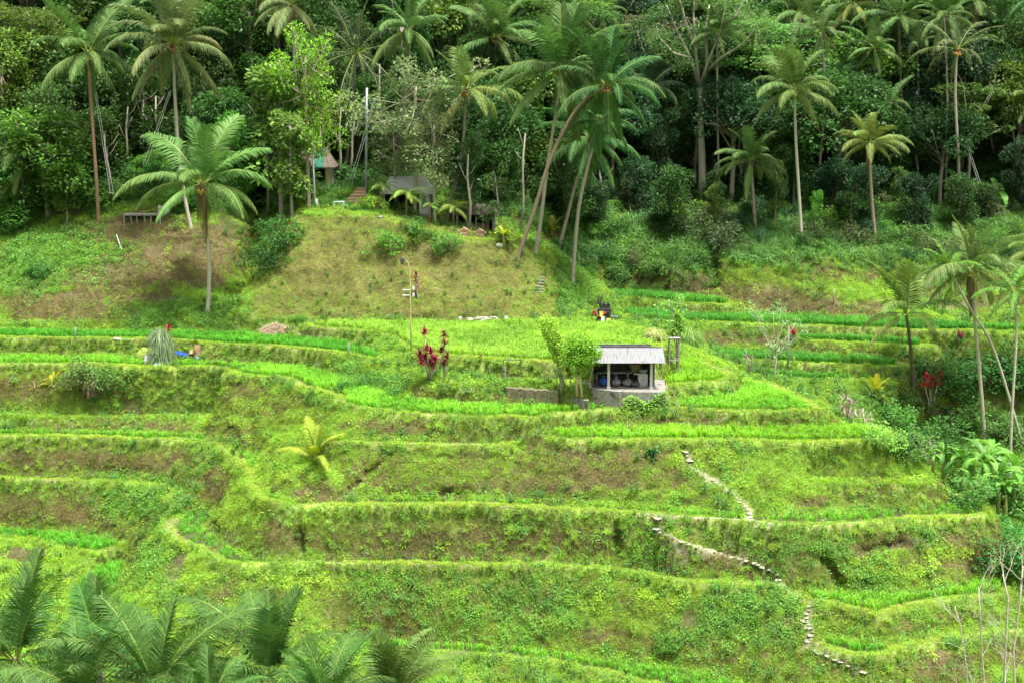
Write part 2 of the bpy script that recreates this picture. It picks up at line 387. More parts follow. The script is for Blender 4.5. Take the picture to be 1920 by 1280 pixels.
# ---------------------------------------------------------------- materials
def leaf_mat(name, source='object', col=(0.06, 0.16, 0.03), trans=0.35, gloss=0.06, rough=0.45, var=0.35):
    m, n = new_mat(name); N = n.nodes.new; Lk = n.links.new
    out = N('ShaderNodeOutputMaterial')
    if source == 'object':
        oi = N('ShaderNodeObjectInfo'); c = oi.outputs['Color']; rv = oi.outputs['Random']
    elif source == 'inst':
        at = N('ShaderNodeAttribute'); at.attribute_type = 'INSTANCER'; at.attribute_name = 'tint'; c = at.outputs['Color']
        oi = N('ShaderNodeObjectInfo'); rv = oi.outputs['Random']
    else:
        rg = N('ShaderNodeRGB'); rg.outputs[0].default_value = (*col, 1); c = rg.outputs[0]
        oi = N('ShaderNodeObjectInfo'); rv = oi.outputs['Random']
    tn = N('ShaderNodeAttribute'); tn.attribute_name = 'tone'
    mr = N('ShaderNodeMapRange'); mr.inputs[3].default_value = 1-var*.5; mr.inputs[4].default_value = 1+var*.5; Lk(rv, mr.inputs[0])
    mu = N('ShaderNodeMath'); mu.operation = 'MULTIPLY'; Lk(tn.outputs['Fac'], mu.inputs[0]); Lk(mr.outputs[0], mu.inputs[1])
    hv = N('ShaderNodeHueSaturation'); Lk(c, hv.inputs['Color']); Lk(mu.outputs[0], hv.inputs['Value'])
    hm = N('ShaderNodeMapRange'); hm.inputs[3].default_value = 0.485; hm.inputs[4].default_value = 0.512; Lk(rv, hm.inputs[0]); Lk(hm.outputs[0], hv.inputs['Hue'])
    d = N('ShaderNodeBsdfPrincipled'); d.inputs['Roughness'].default_value = rough; d.inputs['Specular IOR Level'].default_value = gloss*5
    t = N('ShaderNodeBsdfTranslucent'); mx = N('ShaderNodeMixShader'); mx.inputs[0].default_value = trans
    th = N('ShaderNodeHueSaturation'); th.inputs['Hue'].default_value = 0.49; th.inputs['Saturation'].default_value = 1.1; th.inputs['Value'].default_value = 1.3; Lk(hv.outputs[0], th.inputs['Color'])
    Lk(hv.outputs[0], d.inputs['Base Color']); Lk(th.outputs[0], t.inputs['Color']); Lk(d.outputs[0], mx.inputs[1]); Lk(t.outputs[0], mx.inputs[2]); Lk(mx.outputs[0], out.inputs[0])
    return m
def solid_mat(name, cols, scale=3.0, rough=0.8, bump=0.3, coord='Object', objcol=False, stretch=(1, 1, 1), metal=0.0, emit=None):
    """two or three colours mixed by noise, with bump"""
    m, n = new_mat(name); N = n.nodes.new; Lk = n.links.new
    out = N('ShaderNodeOutputMaterial'); d = N('ShaderNodeBsdfPrincipled'); tc = N('ShaderNodeTexCoord'); mp = N('ShaderNodeMapping')
    mp.inputs['Scale'].default_value = stretch; Lk(tc.outputs[coord], mp.inputs[0])
    no = N('ShaderNodeTexNoise'); no.inputs['Scale'].default_value = scale; no.inputs['Detail'].default_value = 6; no.inputs['Roughness'].default_value = .65; Lk(mp.outputs[0], no.inputs['Vector'])
    cr = N('ShaderNodeValToRGB'); Lk(no.outputs[0], cr.inputs[0]); e = cr.color_ramp.elements
    e[0].position = .36; e[0].color = (*cols[0], 1); e[1].position = .64; e[1].color = (*cols[-1], 1)
    if len(cols) == 3: q = cr.color_ramp.elements.new(.5); q.color = (*cols[1], 1)
    cc = cr.outputs[0]
    if objcol:
        oi = N('ShaderNodeObjectInfo'); mx = N('ShaderNodeMixRGB'); mx.blend_type = 'MULTIPLY'; mx.inputs[0].default_value = 1
        Lk(cc, mx.inputs[1]); Lk(oi.outputs['Color'], mx.inputs[2]); cc = mx.outputs[0]
    Lk(cc, d.inputs['Base Color']); d.inputs['Roughness'].default_value = rough; d.inputs['Metallic'].default_value = metal
    d.inputs['Specular IOR Level'].default_value = 0.25
    if bump:
        b = N('ShaderNodeBump'); b.inputs['Strength'].default_value = bump; b.inputs['Distance'].default_value = .05; Lk(no.outputs[0], b.inputs['Height']); Lk(b.outputs[0], d.inputs['Normal'])
    Lk(d.outputs[0], out.inputs[0]); return m

# ---------------------------------------------------------------- cover of the ground
# kinds: 0 lime short grass, 1 lush broad-leaved weeds, 2 dry thatch, 3 yellow-green weeds, 4 bare soil (no plants), 5 coarse dark grass
PU, PV = to_px(GX, GY, np.minimum(H, 60))
STEEP = np.hypot(np.gradient(H, axis=0)/np.gradient(YS)[:, None], np.gradient(H, axis=1)/np.gradient(XS)[None, :])
front_of_cam = GY > 10
def ell(u, v, ru, rv, ang=0, soft=.5):
    c, s = math.cos(R(ang)), math.sin(R(ang)); a = PU-u; b = PV-v
    x = (a*c+b*s)/ru; y = (-a*s+b*c)/rv
    wob = 0.35*fbm(PU, PV*1.6, 26, 3, 77)
    return np.clip((1-np.sqrt(x*x+y*y)+wob)/soft, 0, 1)*front_of_cam
LUSH = [(1690,785,60,60),(1640,760,60,30),(1850,870,120,60),(1745,815,60,34),(1910,1000,40,70),(1850,800,100,40),(250,935,120,50),(150,480,150,60),(60,500,90,80),(300,590,100,30),(420,590,60,30),(560,570,60,20),(1010,1140,150,70),(760,1110,150,40),(900,1170,120,50),(1350,1170,100,70),(1500,1030,110,50),(1400,1010,100,26),
        (1200,1020,60,60),(1250,1050,60,40),(200,720,50,40),(700,720,70,30),(640,690,40,20),(1640,1080,70,40),(1560,1040,40,30),(1070,520,50,70),(1200,480,110,40),(1170,450,80,30),(1750,1000,60,30),(300,1060,50,60),(1440,1150,90,60),(420,600,50,20)]
YEL = [(1660,1075,110,36,5),(1780,1040,60,20),(640,1090,150,26),(1690,910,50,16),(1100,1130,60,40),(1240,1110,60,40),(1330,860,90,30),(560,620,30,8),(850,1120,40,20),(470,930,40,40),(1000,560,50,30),(820,560,90,10)]
LIME = [(625,401,80,9),(900,452,70,9),(780,436,60,8),(560,830,160,60),(480,780,120,60),(1400,900,120,50),(1500,860,200,30),(850,870,260,40),(450,980,60,60),(470,930,50,80),(620,990,100,26),(1560,870,180,40),(1720,870,90,60),(120,770,160,30),(340,760,100,40),(960,1180,200,20),(1480,525,170,26,6),(1600,548,80,16,8),(1140,545,40,20)]
n1 = fbm(GX, GY+H*1.3, 3.2, 4, 40); n2 = fbm(GX+50, GY+H*1.5, 1.4, 3, 41); n3 = fbm(GX, GY-H, 6.0, 3, 42)
W = np.zeros((6, NY, NX)); rim0 = np.clip(1-D_OUT/(.55+.25*n3), 0, 1)*(H > LOW+.12)
W[0] = 1.0+0.9*n1
W[1] = 0.06+0.75*n2+0.35*n3
W[2] = 0.12+0.8*n3+np.clip(STEEP-1.0, 0, 2.0)*0.7*(1-rim0)
W[3] = 0.08+0.5*n1*n2*3
W[4] = 0.0
W[5] = np.where(GY > 115.5, 1.2+.6*n2, 0.1+0.5*n3)
mound = (GY > 98.2) & (PU < 1125) & (GY < 112)
bank = np.clip((STEEP-.7)/.5, 0, 1)*(1-rim0)*(~mound & (GY < 118.5))*np.clip(D_OUT/.25, 0, 1)
bank2 = bank*np.clip(.95+.9*n3+.7*n2, 0, 1.6)
lush0 = sum(ell(*e) for e in LUSH)+sum(ell(*e) for e in YEL)+.6*sum(ell(*e) for e in LIME); bank2 = bank2*(1-.8*np.clip(lush0, 0, 1))*np.where(PV > 1068, .45, 1.0)
W[2] += 2.2*bank2; W[4] += .6*bank2+1.2*FOOT*np.clip(.5+n2, 0, 1); W[0] *= 1-.55*np.clip(bank2, 0, 1); W[1] *= 1-.3*np.clip(bank2, 0, 1)
W = np.clip(W, 0.02, None)
DRY = [(260,430,120,40),(300,500,130,50),(400,470,70,60),(120,570,160,26),(230,540,120,30),(150,870,200,26),(60,860,110,30),(80,965,130,34,0),(270,875,70,18),(760,800,150,16),(860,1020,290,34,2),(700,1030,150,24),(1000,1010,180,30,3),
       (820,520,230,85,0),(620,500,90,70,-25),(760,590,270,14),(700,480,220,90),(860,500,130,60),(560,520,80,60),(1470,578,130,14),(1590,588,90,14),(1400,560,50,22),(540,575,50,22),(250,440,150,45),(170,520,170,26),(330,500,110,45),(60,570,70,30),(370,450,70,40),(150,590,160,16),
       (1130,880,90,36,20),(900,860,90,22),(1060,850,40,14),(1200,850,70,14),(700,870,70,22),(600,930,70,20),(1370,1060,70,18),(1330,1045,60,14),(880,925,30,10),
       (1650,920,80,26),(1760,920,40,30),(1520,940,60,12),(1790,960,60,14),(1850,1060,50,30),(1880,1030,40,30),(1600,1150,80,16),(1800,1010,50,18),(1500,1060,20,14),
       (700,1180,80,24),(780,1190,60,16),(1010,1150,40,20),(1130,1190,80,18,8),(1480,1170,30,20),(1770,1240,90,26),(1900,1230,60,20),
       (220,790,130,16),(330,805,60,16),(440,810,60,22,-20),(330,720,60,14),(240,730,30,28),(420,720,50,12),(520,770,30,30),(60,740,30,16),
       (1000,700,120,16),(1280,550,120,40),(1200,520,80,20),(1400,640,100,12),(1330,635,60,14),(1600,660,90,8),(1600,700,90,10),(1500,640,160,7),(1560,580,120,18),(1450,560,60,26),(1600,520,60,12),
       (470,830,40,20),(400,905,20,30),(1320,790,40,12),(1880,800,20,20),(1400,790,180,8),(1250,790,40,12),(860,750,120,12)]
for e in DRY:
    e_ = ell(*e); W[2] += 3.6*e_; W[0] *= 1-.35*e_; W[1] *= 1-.5*e_
SOIL = [(250,430,60,24),(330,470,90,20),(200,510,60,16),(420,440,30,40),(380,530,50,14),(280,560,60,10),(130,555,60,10),(320,1080,22,34,20),(340,1050,14,22,15),(840,925,44,12,-5),(562,1020,10,32),(1158,1020,10,34),(1566,1080,14,46,-28),(1620,1035,24,12),(1690,1020,45,14,-10),(1850,1070,44,22),
        (690,890,70,6,-38),(1090,850,52,12),(1180,848,30,8),(1330,515,16,30,20),(400,990,14,26,-20),(430,1010,26,20,30),(720,1185,50,14),(1760,1230,36,20),(560,920,26,10),
        (1430,545,30,24),(1560,570,30,20),(1800,575,60,10),(1290,1165,16,26,35),(1440,1155,6,18),(1300,1110,18,10),(860,600,50,5),(495,560,24,10),(130,800,60,9),(50,1040,50,16),(290,480,26,20),(800,470,40,14),(1480,1165,12,10),(1650,570,40,16)]
for e in SOIL: W[4] += 5.0*ell(*e, soft=.3)
for e in LUSH: W[1] += 1.8*ell(*e)
for e in YEL: W[3] += 1.6*ell(*e)
for e in LIME: W[0] += 2.2*ell(*e); W[5] *= 1-.8*ell(*e)
mf = mound & (PU > 470) & (PU < 1040) & (PV > 405) & (PV < 600)
W[2] += mf*np.clip(1.5+1.2*n3, .3, 3); W[0] += mf*1.1; W[1] *= 1-.8*mf; W[3] *= 1-.5*mf
OLV = np.where(mf, 1.0, 0.0)
rim = np.clip(1-D_OUT/0.5, 0, 1)*(H > LOW+.12)                # just below a lip the grass hangs over
W[0] += 1.5*rim; W[1] += 1.0*rim
bund = (D_FRONT < 0.30+.22*fbm(GX, GY, 2.0, 3, 55))
# colours of plants and earth (kinds as above)
KC = np.array([(0.275,0.46,0.055),(0.13,0.30,0.045),(0.185,0.155,0.06),(0.28,0.45,0.04),(0.115,0.085,0.055),(0.105,0.235,0.05)])
Wn = W/W.sum(0)
RICE_DARK = (0.10, 0.33, 0.045); RICE_LIME = (0.30, 0.53, 0.07)
RICEC = {'T0': RICE_LIME, 'T2': (0.23,0.53,0.05), 'T1': RICE_LIME, 'T1R': (0.29,0.56,0.045), 'T3': (0.25,0.52,0.05), 'T3R': (0.25,0.52,0.045), 'A': (0.12,0.40,0.04), 'T4': (0.2,0.5,0.05), 'T5': (0.17,0.45,0.05),
         'T6': (0.2,0.48,0.05), 'L3': (0.2,0.47,0.05), 'L4': (0.2,0.47,0.05), 'L5': (0.14,0.44,0.04), 'L6': (0.14,0.42,0.04), 'R5': (0.22,0.5,0.05), 'R6': (0.18,0.46,0.05)}
gc = np.einsum('kji,kc->jic', Wn, KC*np.array([.62,.6,.8,.6,1.0,.55])[:, None])
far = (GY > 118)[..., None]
mud = np.array((0.085, 0.085, 0.04))
soil = ist & ~bund
gc = np.where(soil[..., None], mud, gc)
gc = np.where(bund[..., None], np.array((0.25, 0.34, 0.075))*(1+.35*n2[..., None]), gc)
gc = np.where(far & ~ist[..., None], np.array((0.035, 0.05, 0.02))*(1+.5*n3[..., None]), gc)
tv = (0.85+0.4*n2+0.25*n1)[..., None]
gc = np.clip(gc*tv, 0.01, 1)

# ---------------------------------------------------------------- the ground itself, one sheet
VX = GX+DX; VY = GY+DY
me = bpy.data.meshes.new('ground')
idx = np.arange(NY*NX).reshape(NY, NX)
quads = np.stack([idx[:-1, :-1], idx[:-1, 1:], idx[1:, 1:], idx[1:, :-1]], -1).reshape(-1, 4)
me.vertices.add(NY*NX); me.vertices.foreach_set('co', np.stack([VX, VY, H], -1).astype(np.float32).ravel())
me.loops.add(quads.size); me.loops.foreach_set('vertex_index', quads.astype(np.int32).ravel())
me.polygons.add(len(quads)); me.polygons.foreach_set('loop_start', np.arange(0, quads.size, 4, dtype=np.int32))
me.update(calc_edges=True)
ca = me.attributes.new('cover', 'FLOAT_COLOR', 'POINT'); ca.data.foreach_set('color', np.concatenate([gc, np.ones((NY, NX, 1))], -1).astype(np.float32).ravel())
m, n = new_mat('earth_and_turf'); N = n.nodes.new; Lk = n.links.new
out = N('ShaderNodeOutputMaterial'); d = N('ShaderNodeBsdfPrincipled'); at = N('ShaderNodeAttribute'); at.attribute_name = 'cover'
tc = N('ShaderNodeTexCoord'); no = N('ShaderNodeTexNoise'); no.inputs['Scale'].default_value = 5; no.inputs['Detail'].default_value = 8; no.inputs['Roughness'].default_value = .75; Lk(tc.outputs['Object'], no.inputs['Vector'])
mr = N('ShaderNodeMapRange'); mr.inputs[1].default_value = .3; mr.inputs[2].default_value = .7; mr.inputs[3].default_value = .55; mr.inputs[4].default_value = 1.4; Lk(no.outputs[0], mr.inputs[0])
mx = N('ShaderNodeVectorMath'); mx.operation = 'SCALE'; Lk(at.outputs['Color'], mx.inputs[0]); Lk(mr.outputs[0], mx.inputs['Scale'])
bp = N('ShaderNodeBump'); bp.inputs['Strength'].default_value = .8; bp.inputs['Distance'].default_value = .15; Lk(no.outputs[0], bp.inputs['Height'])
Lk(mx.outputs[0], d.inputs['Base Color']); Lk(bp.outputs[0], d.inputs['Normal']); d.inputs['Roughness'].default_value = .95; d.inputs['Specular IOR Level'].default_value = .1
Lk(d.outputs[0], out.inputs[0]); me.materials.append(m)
ground_o = link('ground', me); ground_o['kind'] = 'structure'; ground_o['label'] = 'terraced hillside of earth banks and grass'

# ---------------------------------------------------------------- plants nobody could count
proto_col = bpy.data.collections.new('prototypes')       # not in the scene: only what the fields are made of
M_INST = leaf_mat('grass_blades', 'inst', trans=.3, gloss=.03, var=.3)
def blade(mb, base, az, h, w, lean, bend, tone):
    c, s = math.cos(az), math.sin(az); px, py = -s*w/2, c*w/2
    x0, y0, z0 = base; x1 = x0+c*lean*h*.5; y1 = y0+s*lean*h*.5; z1 = z0+h*.6
    x2 = x1+c*(lean+bend)*h*.5; y2 = y1+s*(lean+bend)*h*.5; z2 = z1+h*.4*(1-bend*.8)
    mb.add([(x0-px,y0-py,z0),(x0+px,y0+py,z0),(x1+px*.8,y1+py*.8,z1),(x1-px*.8,y1-py*.8,z1),(x2,y2,z2)], [(0,1,2,3),(3,2,4)], 0, tone)
def leafq(mb, p, d, up, l, w, tone, fold=0.0):
    d = Vector(d).normalized(); s = d.cross(Vector(up))
    if s.length < .05: s = d.cross(Vector((1, 0, 0)))
    s.normalize(); p = Vector(p)
    mb.add([tuple(p), tuple(p+d*l*.5+s*w/2), tuple(p+d*l), tuple(p+d*l*.5-s*w/2)], [(0,1,2,3)], 0, tone)
PROTO = {}
def proto(name, k, fn):
    c = bpy.data.collections.new(name)
    for i in range(k):
        mb = MB(); fn(mb, random.Random(hash_seed(name)+i)); o = bpy.data.objects.new('%s_plant' % name, mb.mesh(name, M_INST)); c.objects.link(o)
    PROTO[name] = (c, k)
def hash_seed(s): return sum(ord(ch)*(i+3) for i, ch in enumerate(s))
def f_rice(mb, r):
    for _ in range(13): blade(mb, (r.uniform(-.09,.09), r.uniform(-.09,.09), 0), r.uniform(0,6.28), r.uniform(.30,.46), r.uniform(.018,.03), r.uniform(.05,.3), r.uniform(.1,.6), r.uniform(.75,1.25))
def f_turf(mb, r):
    for _ in range(26): blade(mb, (r.uniform(-.17,.17), r.uniform(-.17,.17), -.02), r.uniform(0,6.28), r.uniform(.09,.23), r.uniform(.012,.022), r.uniform(.1,.8), r.uniform(.1,.9), r.uniform(.8,1.2))
def f_long(mb, r):
    for _ in range(20): blade(mb, (r.uniform(-.12,.12), r.uniform(-.12,.12), -.02), r.uniform(0,6.28), r.uniform(.35,.7), r.uniform(.02,.035), r.uniform(.1,.7), r.uniform(.4,1.0), r.uniform(.65,1.3))
def f_weed(mb, r):
    for _ in range(26):
        a = r.uniform(0,6.28); e = r.uniform(-.3,.9); q = r.uniform(.03,.24)
        p = (math.cos(a)*q, math.sin(a)*q, r.uniform(.02,.26)); leafq(mb, p, (math.cos(a), math.sin(a), e), (r.uniform(-.5,.5),r.uniform(-.5,.5),1), r.uniform(.06,.14), r.uniform(.035,.075), r.uniform(.65,1.3))
def f_dry(mb, r):
    for _ in range(15):
        a = r.uniform(0,6.28); q = r.uniform(0,.15); leafq(mb, (math.cos(a)*q, math.sin(a)*q, r.uniform(0,.1)), (math.cos(a), math.sin(a), r.uniform(-.5,.5)), (0,0,1), r.uniform(.1,.3), r.uniform(.015,.035), r.uniform(.55,1.3))
def f_fern(mb, r):                      # big soft plants for the forest floor
    for _ in range(60):
        a = r.uniform(0,6.28); q = r.uniform(.1,.8); z = r.uniform(.1,.9)
        leafq(mb, (math.cos(a)*q, math.sin(a)*q, z), (math.cos(a), math.sin(a), r.uniform(-.6,.5)), (0,0,1), r.uniform(.2,.42), r.uniform(.1,.2), r.uniform(.5,1.4))
for nm_, k_, fn_ in (('rice', 4, f_rice), ('turf', 4, f_turf), ('longgrass', 3, f_long), ('weed', 4, f_weed), ('thatch', 4, f_dry), ('undergrowth', 3, f_fern)): proto(nm_, k_, fn_)

def scatter_object(name, label, kind, P, Rot, S, T, cat='grass'):
    me = bpy.data.meshes.new(name); k = len(P)
    me.vertices.add(k); me.vertices.foreach_set('co', P.astype(np.float32).ravel())
    a = me.attributes.new('rot', 'FLOAT_VECTOR', 'POINT'); a.data.foreach_set('vector', Rot.astype(np.float32).ravel())
    a = me.attributes.new('size', 'FLOAT', 'POINT'); a.data.foreach_set('value', S.astype(np.float32))
    a = me.attributes.new('tint', 'FLOAT_COLOR', 'POINT'); a.data.foreach_set('color', np.concatenate([T, np.ones((k, 1))], 1).astype(np.float32).ravel())
    o = link(name, me); tag(o, label, cat, kind='stuff')
    coll, cnt = PROTO[kind]
    g = bpy.data.node_groups.new('scatter_'+name, 'GeometryNodeTree')
    g.interface.new_socket('Geometry', in_out='INPUT', socket_type='NodeSocketGeometry'); g.interface.new_socket('Geometry', in_out='OUTPUT', socket_type='NodeSocketGeometry')
    N = g.nodes.new; L = g.links.new
    gi = N('NodeGroupInput'); go = N('NodeGroupOutput'); ip = N('GeometryNodeInstanceOnPoints'); ci = N('GeometryNodeCollectionInfo')
    ci.inputs['Collection'].default_value = coll; ci.inputs['Separate Children'].default_value = True; ci.inputs['Reset Children'].default_value = True
    def att(nm, ty):
        x = N('GeometryNodeInputNamedAttribute'); x.data_type = ty; x.inputs['Name'].default_value = nm; return x.outputs['Attribute']
    ri = N('FunctionNodeRandomValue'); ri.data_type = 'INT'; ri.inputs['Min'].default_value = 0; ri.inputs['Max'].default_value = cnt-1
    L(gi.outputs[0], ip.inputs['Points']); L(ci.outputs[0], ip.inputs['Instance']); ip.inputs['Pick Instance'].default_value = True
    L(ri.outputs['Value'] if 'Value' in ri.outputs and ri.outputs['Value'].enabled else [x for x in ri.outputs if x.enabled][0], ip.inputs['Instance Index'])
    L(att('rot', 'FLOAT_VECTOR'), ip.inputs['Rotation']); L(att('size', 'FLOAT'), ip.inputs['Scale'])
    L(ip.outputs[0], go.inputs[0])
    md = o.modifiers.new('scatter', 'NODES'); md.node_group = g
    return o
# face tables of the ground
c00 = np.stack([VX[:-1,:-1], VY[:-1,:-1], H[:-1,:-1]], -1); c10 = np.stack([VX[:-1,1:], VY[:-1,1:], H[:-1,1:]], -1)
c01 = np.stack([VX[1:,:-1], VY[1:,:-1], H[1:,:-1]], -1); c11 = np.stack([VX[1:,1:], VY[1:,1:], H[1:,1:]], -1)
FN = np.cross(c11-c00, c01-c10); FA = np.linalg.norm(FN, axis=-1)/2; FN = FN/(2*FA[..., None]+1e-9)
FC = (c00+c11)/2
fu, fv = to_px(FC[..., 0], FC[..., 1], FC[..., 2])
VIS = (fu > -170) & (fu < 2090) & (fv < 1420) & (fv > -300) & (FC[..., 1] > 55)
toc = np.array([0, 0, CAM_H])-FC; toc /= np.linalg.norm(toc, axis=-1)[..., None]
VIS &= (FN*toc).sum(-1) > -0.25
def sample(mask, density, rng):
    lam = np.where(mask & VIS, FA*density, 0); cnt = rng.poisson(lam); jj, ii = np.nonzero(cnt); rep = cnt[jj, ii]
    jj = np.repeat(jj, rep); ii = np.repeat(ii, rep); a = rng.random((len(jj), 1)); b = rng.random((len(jj), 1))
    P = (c00[jj, ii]*(1-a)+c10[jj, ii]*a)*(1-b)+(c01[jj, ii]*(1-a)+c11[jj, ii]*a)*b
    return P, FN[jj, ii], jj, ii
def rotations(n_, tilt, rng, jitter=.12):
    k = len(n_); z = np.array([0, 0, 1.0])+n_*np.array([tilt, tilt, 0])+rng.normal(0, jitter, (k, 3)); z /= np.linalg.norm(z, axis=1)[:, None]
    yaw = rng.random(k)*2*np.pi; a = np.stack([np.cos(yaw), np.sin(yaw), np.zeros(k)], 1); x = a-z*(a*z).sum(1)[:, None]; x /= np.linalg.norm(x, axis=1)[:, None]; y = np.cross(z, x)
    return np.stack([np.arctan2(y[:, 2], z[:, 2]), -np.arcsin(np.clip(x[:, 2], -1, 1)), np.arctan2(x[:, 1], x[:, 0])], 1)
F = lambda A: (A[:-1, :-1]+A[1:, 1:])/2
flatF = FN[..., 2] > .72; bundF = (F(bund.astype(float)) > .4) & flatF; istF = (F(ist.astype(float)) > .6) & flatF; tr = TREAD[:-1, :-1]
QUICK = False
# rice: one crop per paddy
YOUNG = {'T4', 'T5'}
SPARE = None
def keep_out(P):                          # nothing grows through floors, path and platforms
    k = np.ones(len(P), bool)
    for (x0, x1, y0, y1) in CLEAR:
        k &= ~((P[:, 0] > x0) & (P[:, 0] < x1) & (P[:, 1] > y0) & (P[:, 1] < y1))
    return k
# ---------------------------------------------------------------- sow the fields and banks
CLEAR = []
hu = at_z(1108, 728, Z['T1']); hu2 = at_z(1256, 734, Z['T1'])
CLEAR.append((hu[0]-.35, hu2[0]+.15, hu[1]-.35, hu[1]+3.2))
PATHS = [
 [(1282,846),(1289,862),(1298,876),(1313,889),(1333,899),(1352,909),(1364,920),(1380,934),(1396,948),(1402,962),(1404,976)],
 [(1204,963),(1250,968),(1320,970),(1370,972),(1410,975),(1440,981)],
 [(1224,983),(1240,998),(1262,1008),(1292,1020),(1322,1030),(1350,1037),(1376,1044),(1400,1050),(1422,1058),(1440,1067),(1458,1076)],
 [(1458,1078),(1456,1092),(1466,1106),(1484,1118),(1502,1128),(1520,1134)],
 [(1520,1136),(1514,1150),(1512,1164),(1520,1176),(1520,1190),(1517,1203),(1514,1213),(1540,1224),(1566,1236),(1590,1247),(1615,1260)],
]
path_m = np.zeros(ist.shape, bool)
PATH3 = []
for L in PATHS:
    W3 = [hit(u, v) for u, v in L]; PATH3.append(W3)
    for (ua, va), (ub, vb) in zip(L[:-1], L[1:]):
        k = 24
        for t in np.linspace(0, 1, k):
            x, y, z_ = hit(ua+(ub-ua)*t, va+(vb-va)*t)
            path_m |= ((GX-x)**2+(GY-y)**2 < .2**2) & (np.abs(H-z_) < .12)
pmF = path_m[:-1, :-1] & (FN[..., 2] > .55)
TROD = np.clip((fbm(GX*1.0, GY*1.6, 2.4, 3, 91)-.08)*3.5, 0, 1)
gc = np.where(bund[..., None], gc*(1-TROD[..., None]*.45)+np.array((.24,.22,.11))*TROD[..., None]*.45, gc)
ca_arr = np.concatenate([np.where(path_m[..., None], np.array((.32, .30, .19))*(.6+.4*tv), gc), np.ones((NY, NX, 1))], -1)
me = ground_o.data; me.attributes['cover'].data.foreach_set('color', ca_arr.astype(np.float32).ravel())
LBL = {'T0': 'bright lime rice filling the wide paddy above the open hut', 'A': 'dark green rice strip at the foot of the brown slope', 'T2': 'young rice on the long curving terrace below the hut',
       'B1': 'dark green rice, topmost strip of the far bay', 'B2': 'long dark green rice strip under the overgrown bank', 'B3': 'short rice strip, third down in the far bay', 'B4': 'rice strip, fourth down in the far bay', 'B5': 'narrow rice strip, lowest of the far bay',
       'T3': 'narrow rice strip behind the yellow young palm', 'T3R': 'rice strip under the broad triangular paddy', 'T4': 'rows of seedlings on the long terrace where the stone path lands', 'T5': 'thin rice seedlings on the terrace below the brown bank',
       'T6': 'rice on the lowest terrace beside the foreground palms', 'L3': 'grassy rice strip on the left shoulder', 'L4': 'thin rice strip under the brown left bank', 'L5': 'rice strip, lower left', 'L6': 'rice patch at the foot of the lower left terraces',
       'R5': 'rice behind the lower right rim', 'R6': 'rice beside the lowest path stones', 'T1': 'short grass on the ledge with the red shrubs', 'T1R': 'bright rice on the ledge right of the open hut'}
lv = {}
for ti, (nm, _) in enumerate(TREADS): lv.setdefault(nm, []).append(ti)
for nm, tis in lv.items():
    mk = np.isin(tr, tis) & istF & ~bundF & ~pmF & (F(D_IN) > .12)
    young = nm in YOUNG; dens = 26 if not young else 15
    if nm in ('T1', 'LM', 'RM'): continue
    Pp, Nn, jj, ii = sample(mk, dens, NR)
    if young:      # planted in rows
        Pp[:, 0] = np.round(Pp[:, 0]/.22)*.22+NR.normal(0, .02, len(Pp)); Pp[:, 1] = np.round(Pp[:, 1]/.25)*.25+NR.normal(0, .02, len(Pp))
    k = keep_out(Pp); Pp = Pp[k]; Nn = Nn[k]
    base = np.array(RICEC.get(nm, RICE_DARK)); q = fbm(Pp[:, 0], Pp[:, 1], 3.0, 3, 60)
    T = base*(1+.28*q[:, None])*np.array([1, 1, 1])+q[:, None]*np.array([.03, .0, .0])
    S = (1.0+.25*q)*(1.05 if not young else .85)*NR.uniform(.8, 1.15, len(Pp))
    if nm.startswith('B'): S *= 1.4
    scatter_object('rice_crop', LBL.get(nm, 'rice'), 'rice', Pp, rotations(Nn*0, 0, NR, .08), S, np.clip(T, .01, .9), 'rice')
FW = np.stack([F(Wn[k]) for k in range(6)])
# bunds: short bright grass
Pp, Nn, jj, ii = sample(bundF & ~pmF & (FC[..., 1] < 122), 62*np.clip(1.3-1.6*np.clip(F(TROD), 0, 1), .3, 1), NR)
k = keep_out(Pp); Pp = Pp[k]; Nn = Nn[k]
q = fbm(Pp[:, 0], Pp[:, 1], 1.8, 3, 61)[:, None]
scatter_object('bund_grass', 'short yellow-green grass on the terrace rims', 'turf', Pp, rotations(Nn, .3, NR), NR.uniform(.35, .85, len(Pp))*(1+.6*q[:, 0]), np.clip(np.array([.31, .47, .06])*(1+NR.normal(0,.12,(len(Pp),1)))+q*np.array([.12, .05, .03]), .01, .9))
slopeF = ~istF & ~pmF | (np.isin(tr, lv['T1']+lv['LM']+lv['RM']) & ~pmF)
GROW = [('turf', 0, 62, 'bank_grass', 'short lime grass over the terrace banks', 1.15, (.62, 1.25)), ('weed', 1, 34, 'broadleaf_weeds', 'broad-leaved creeping weeds on the banks', 1.0, (.6, 1.5)),
        ('thatch', 2, 40, 'dead_grass', 'dry brown grass and straw on the bare banks', 1.0, (.7, 1.3)), ('weed', 3, 30, 'yellow_weeds', 'yellow-green trailing weeds on the banks', .95, (.6, 1.3)), ('longgrass', 5, 16, 'coarse_grass', 'coarse tall grass on the far banks and hill foot', 1.0, (.7, 1.5))]
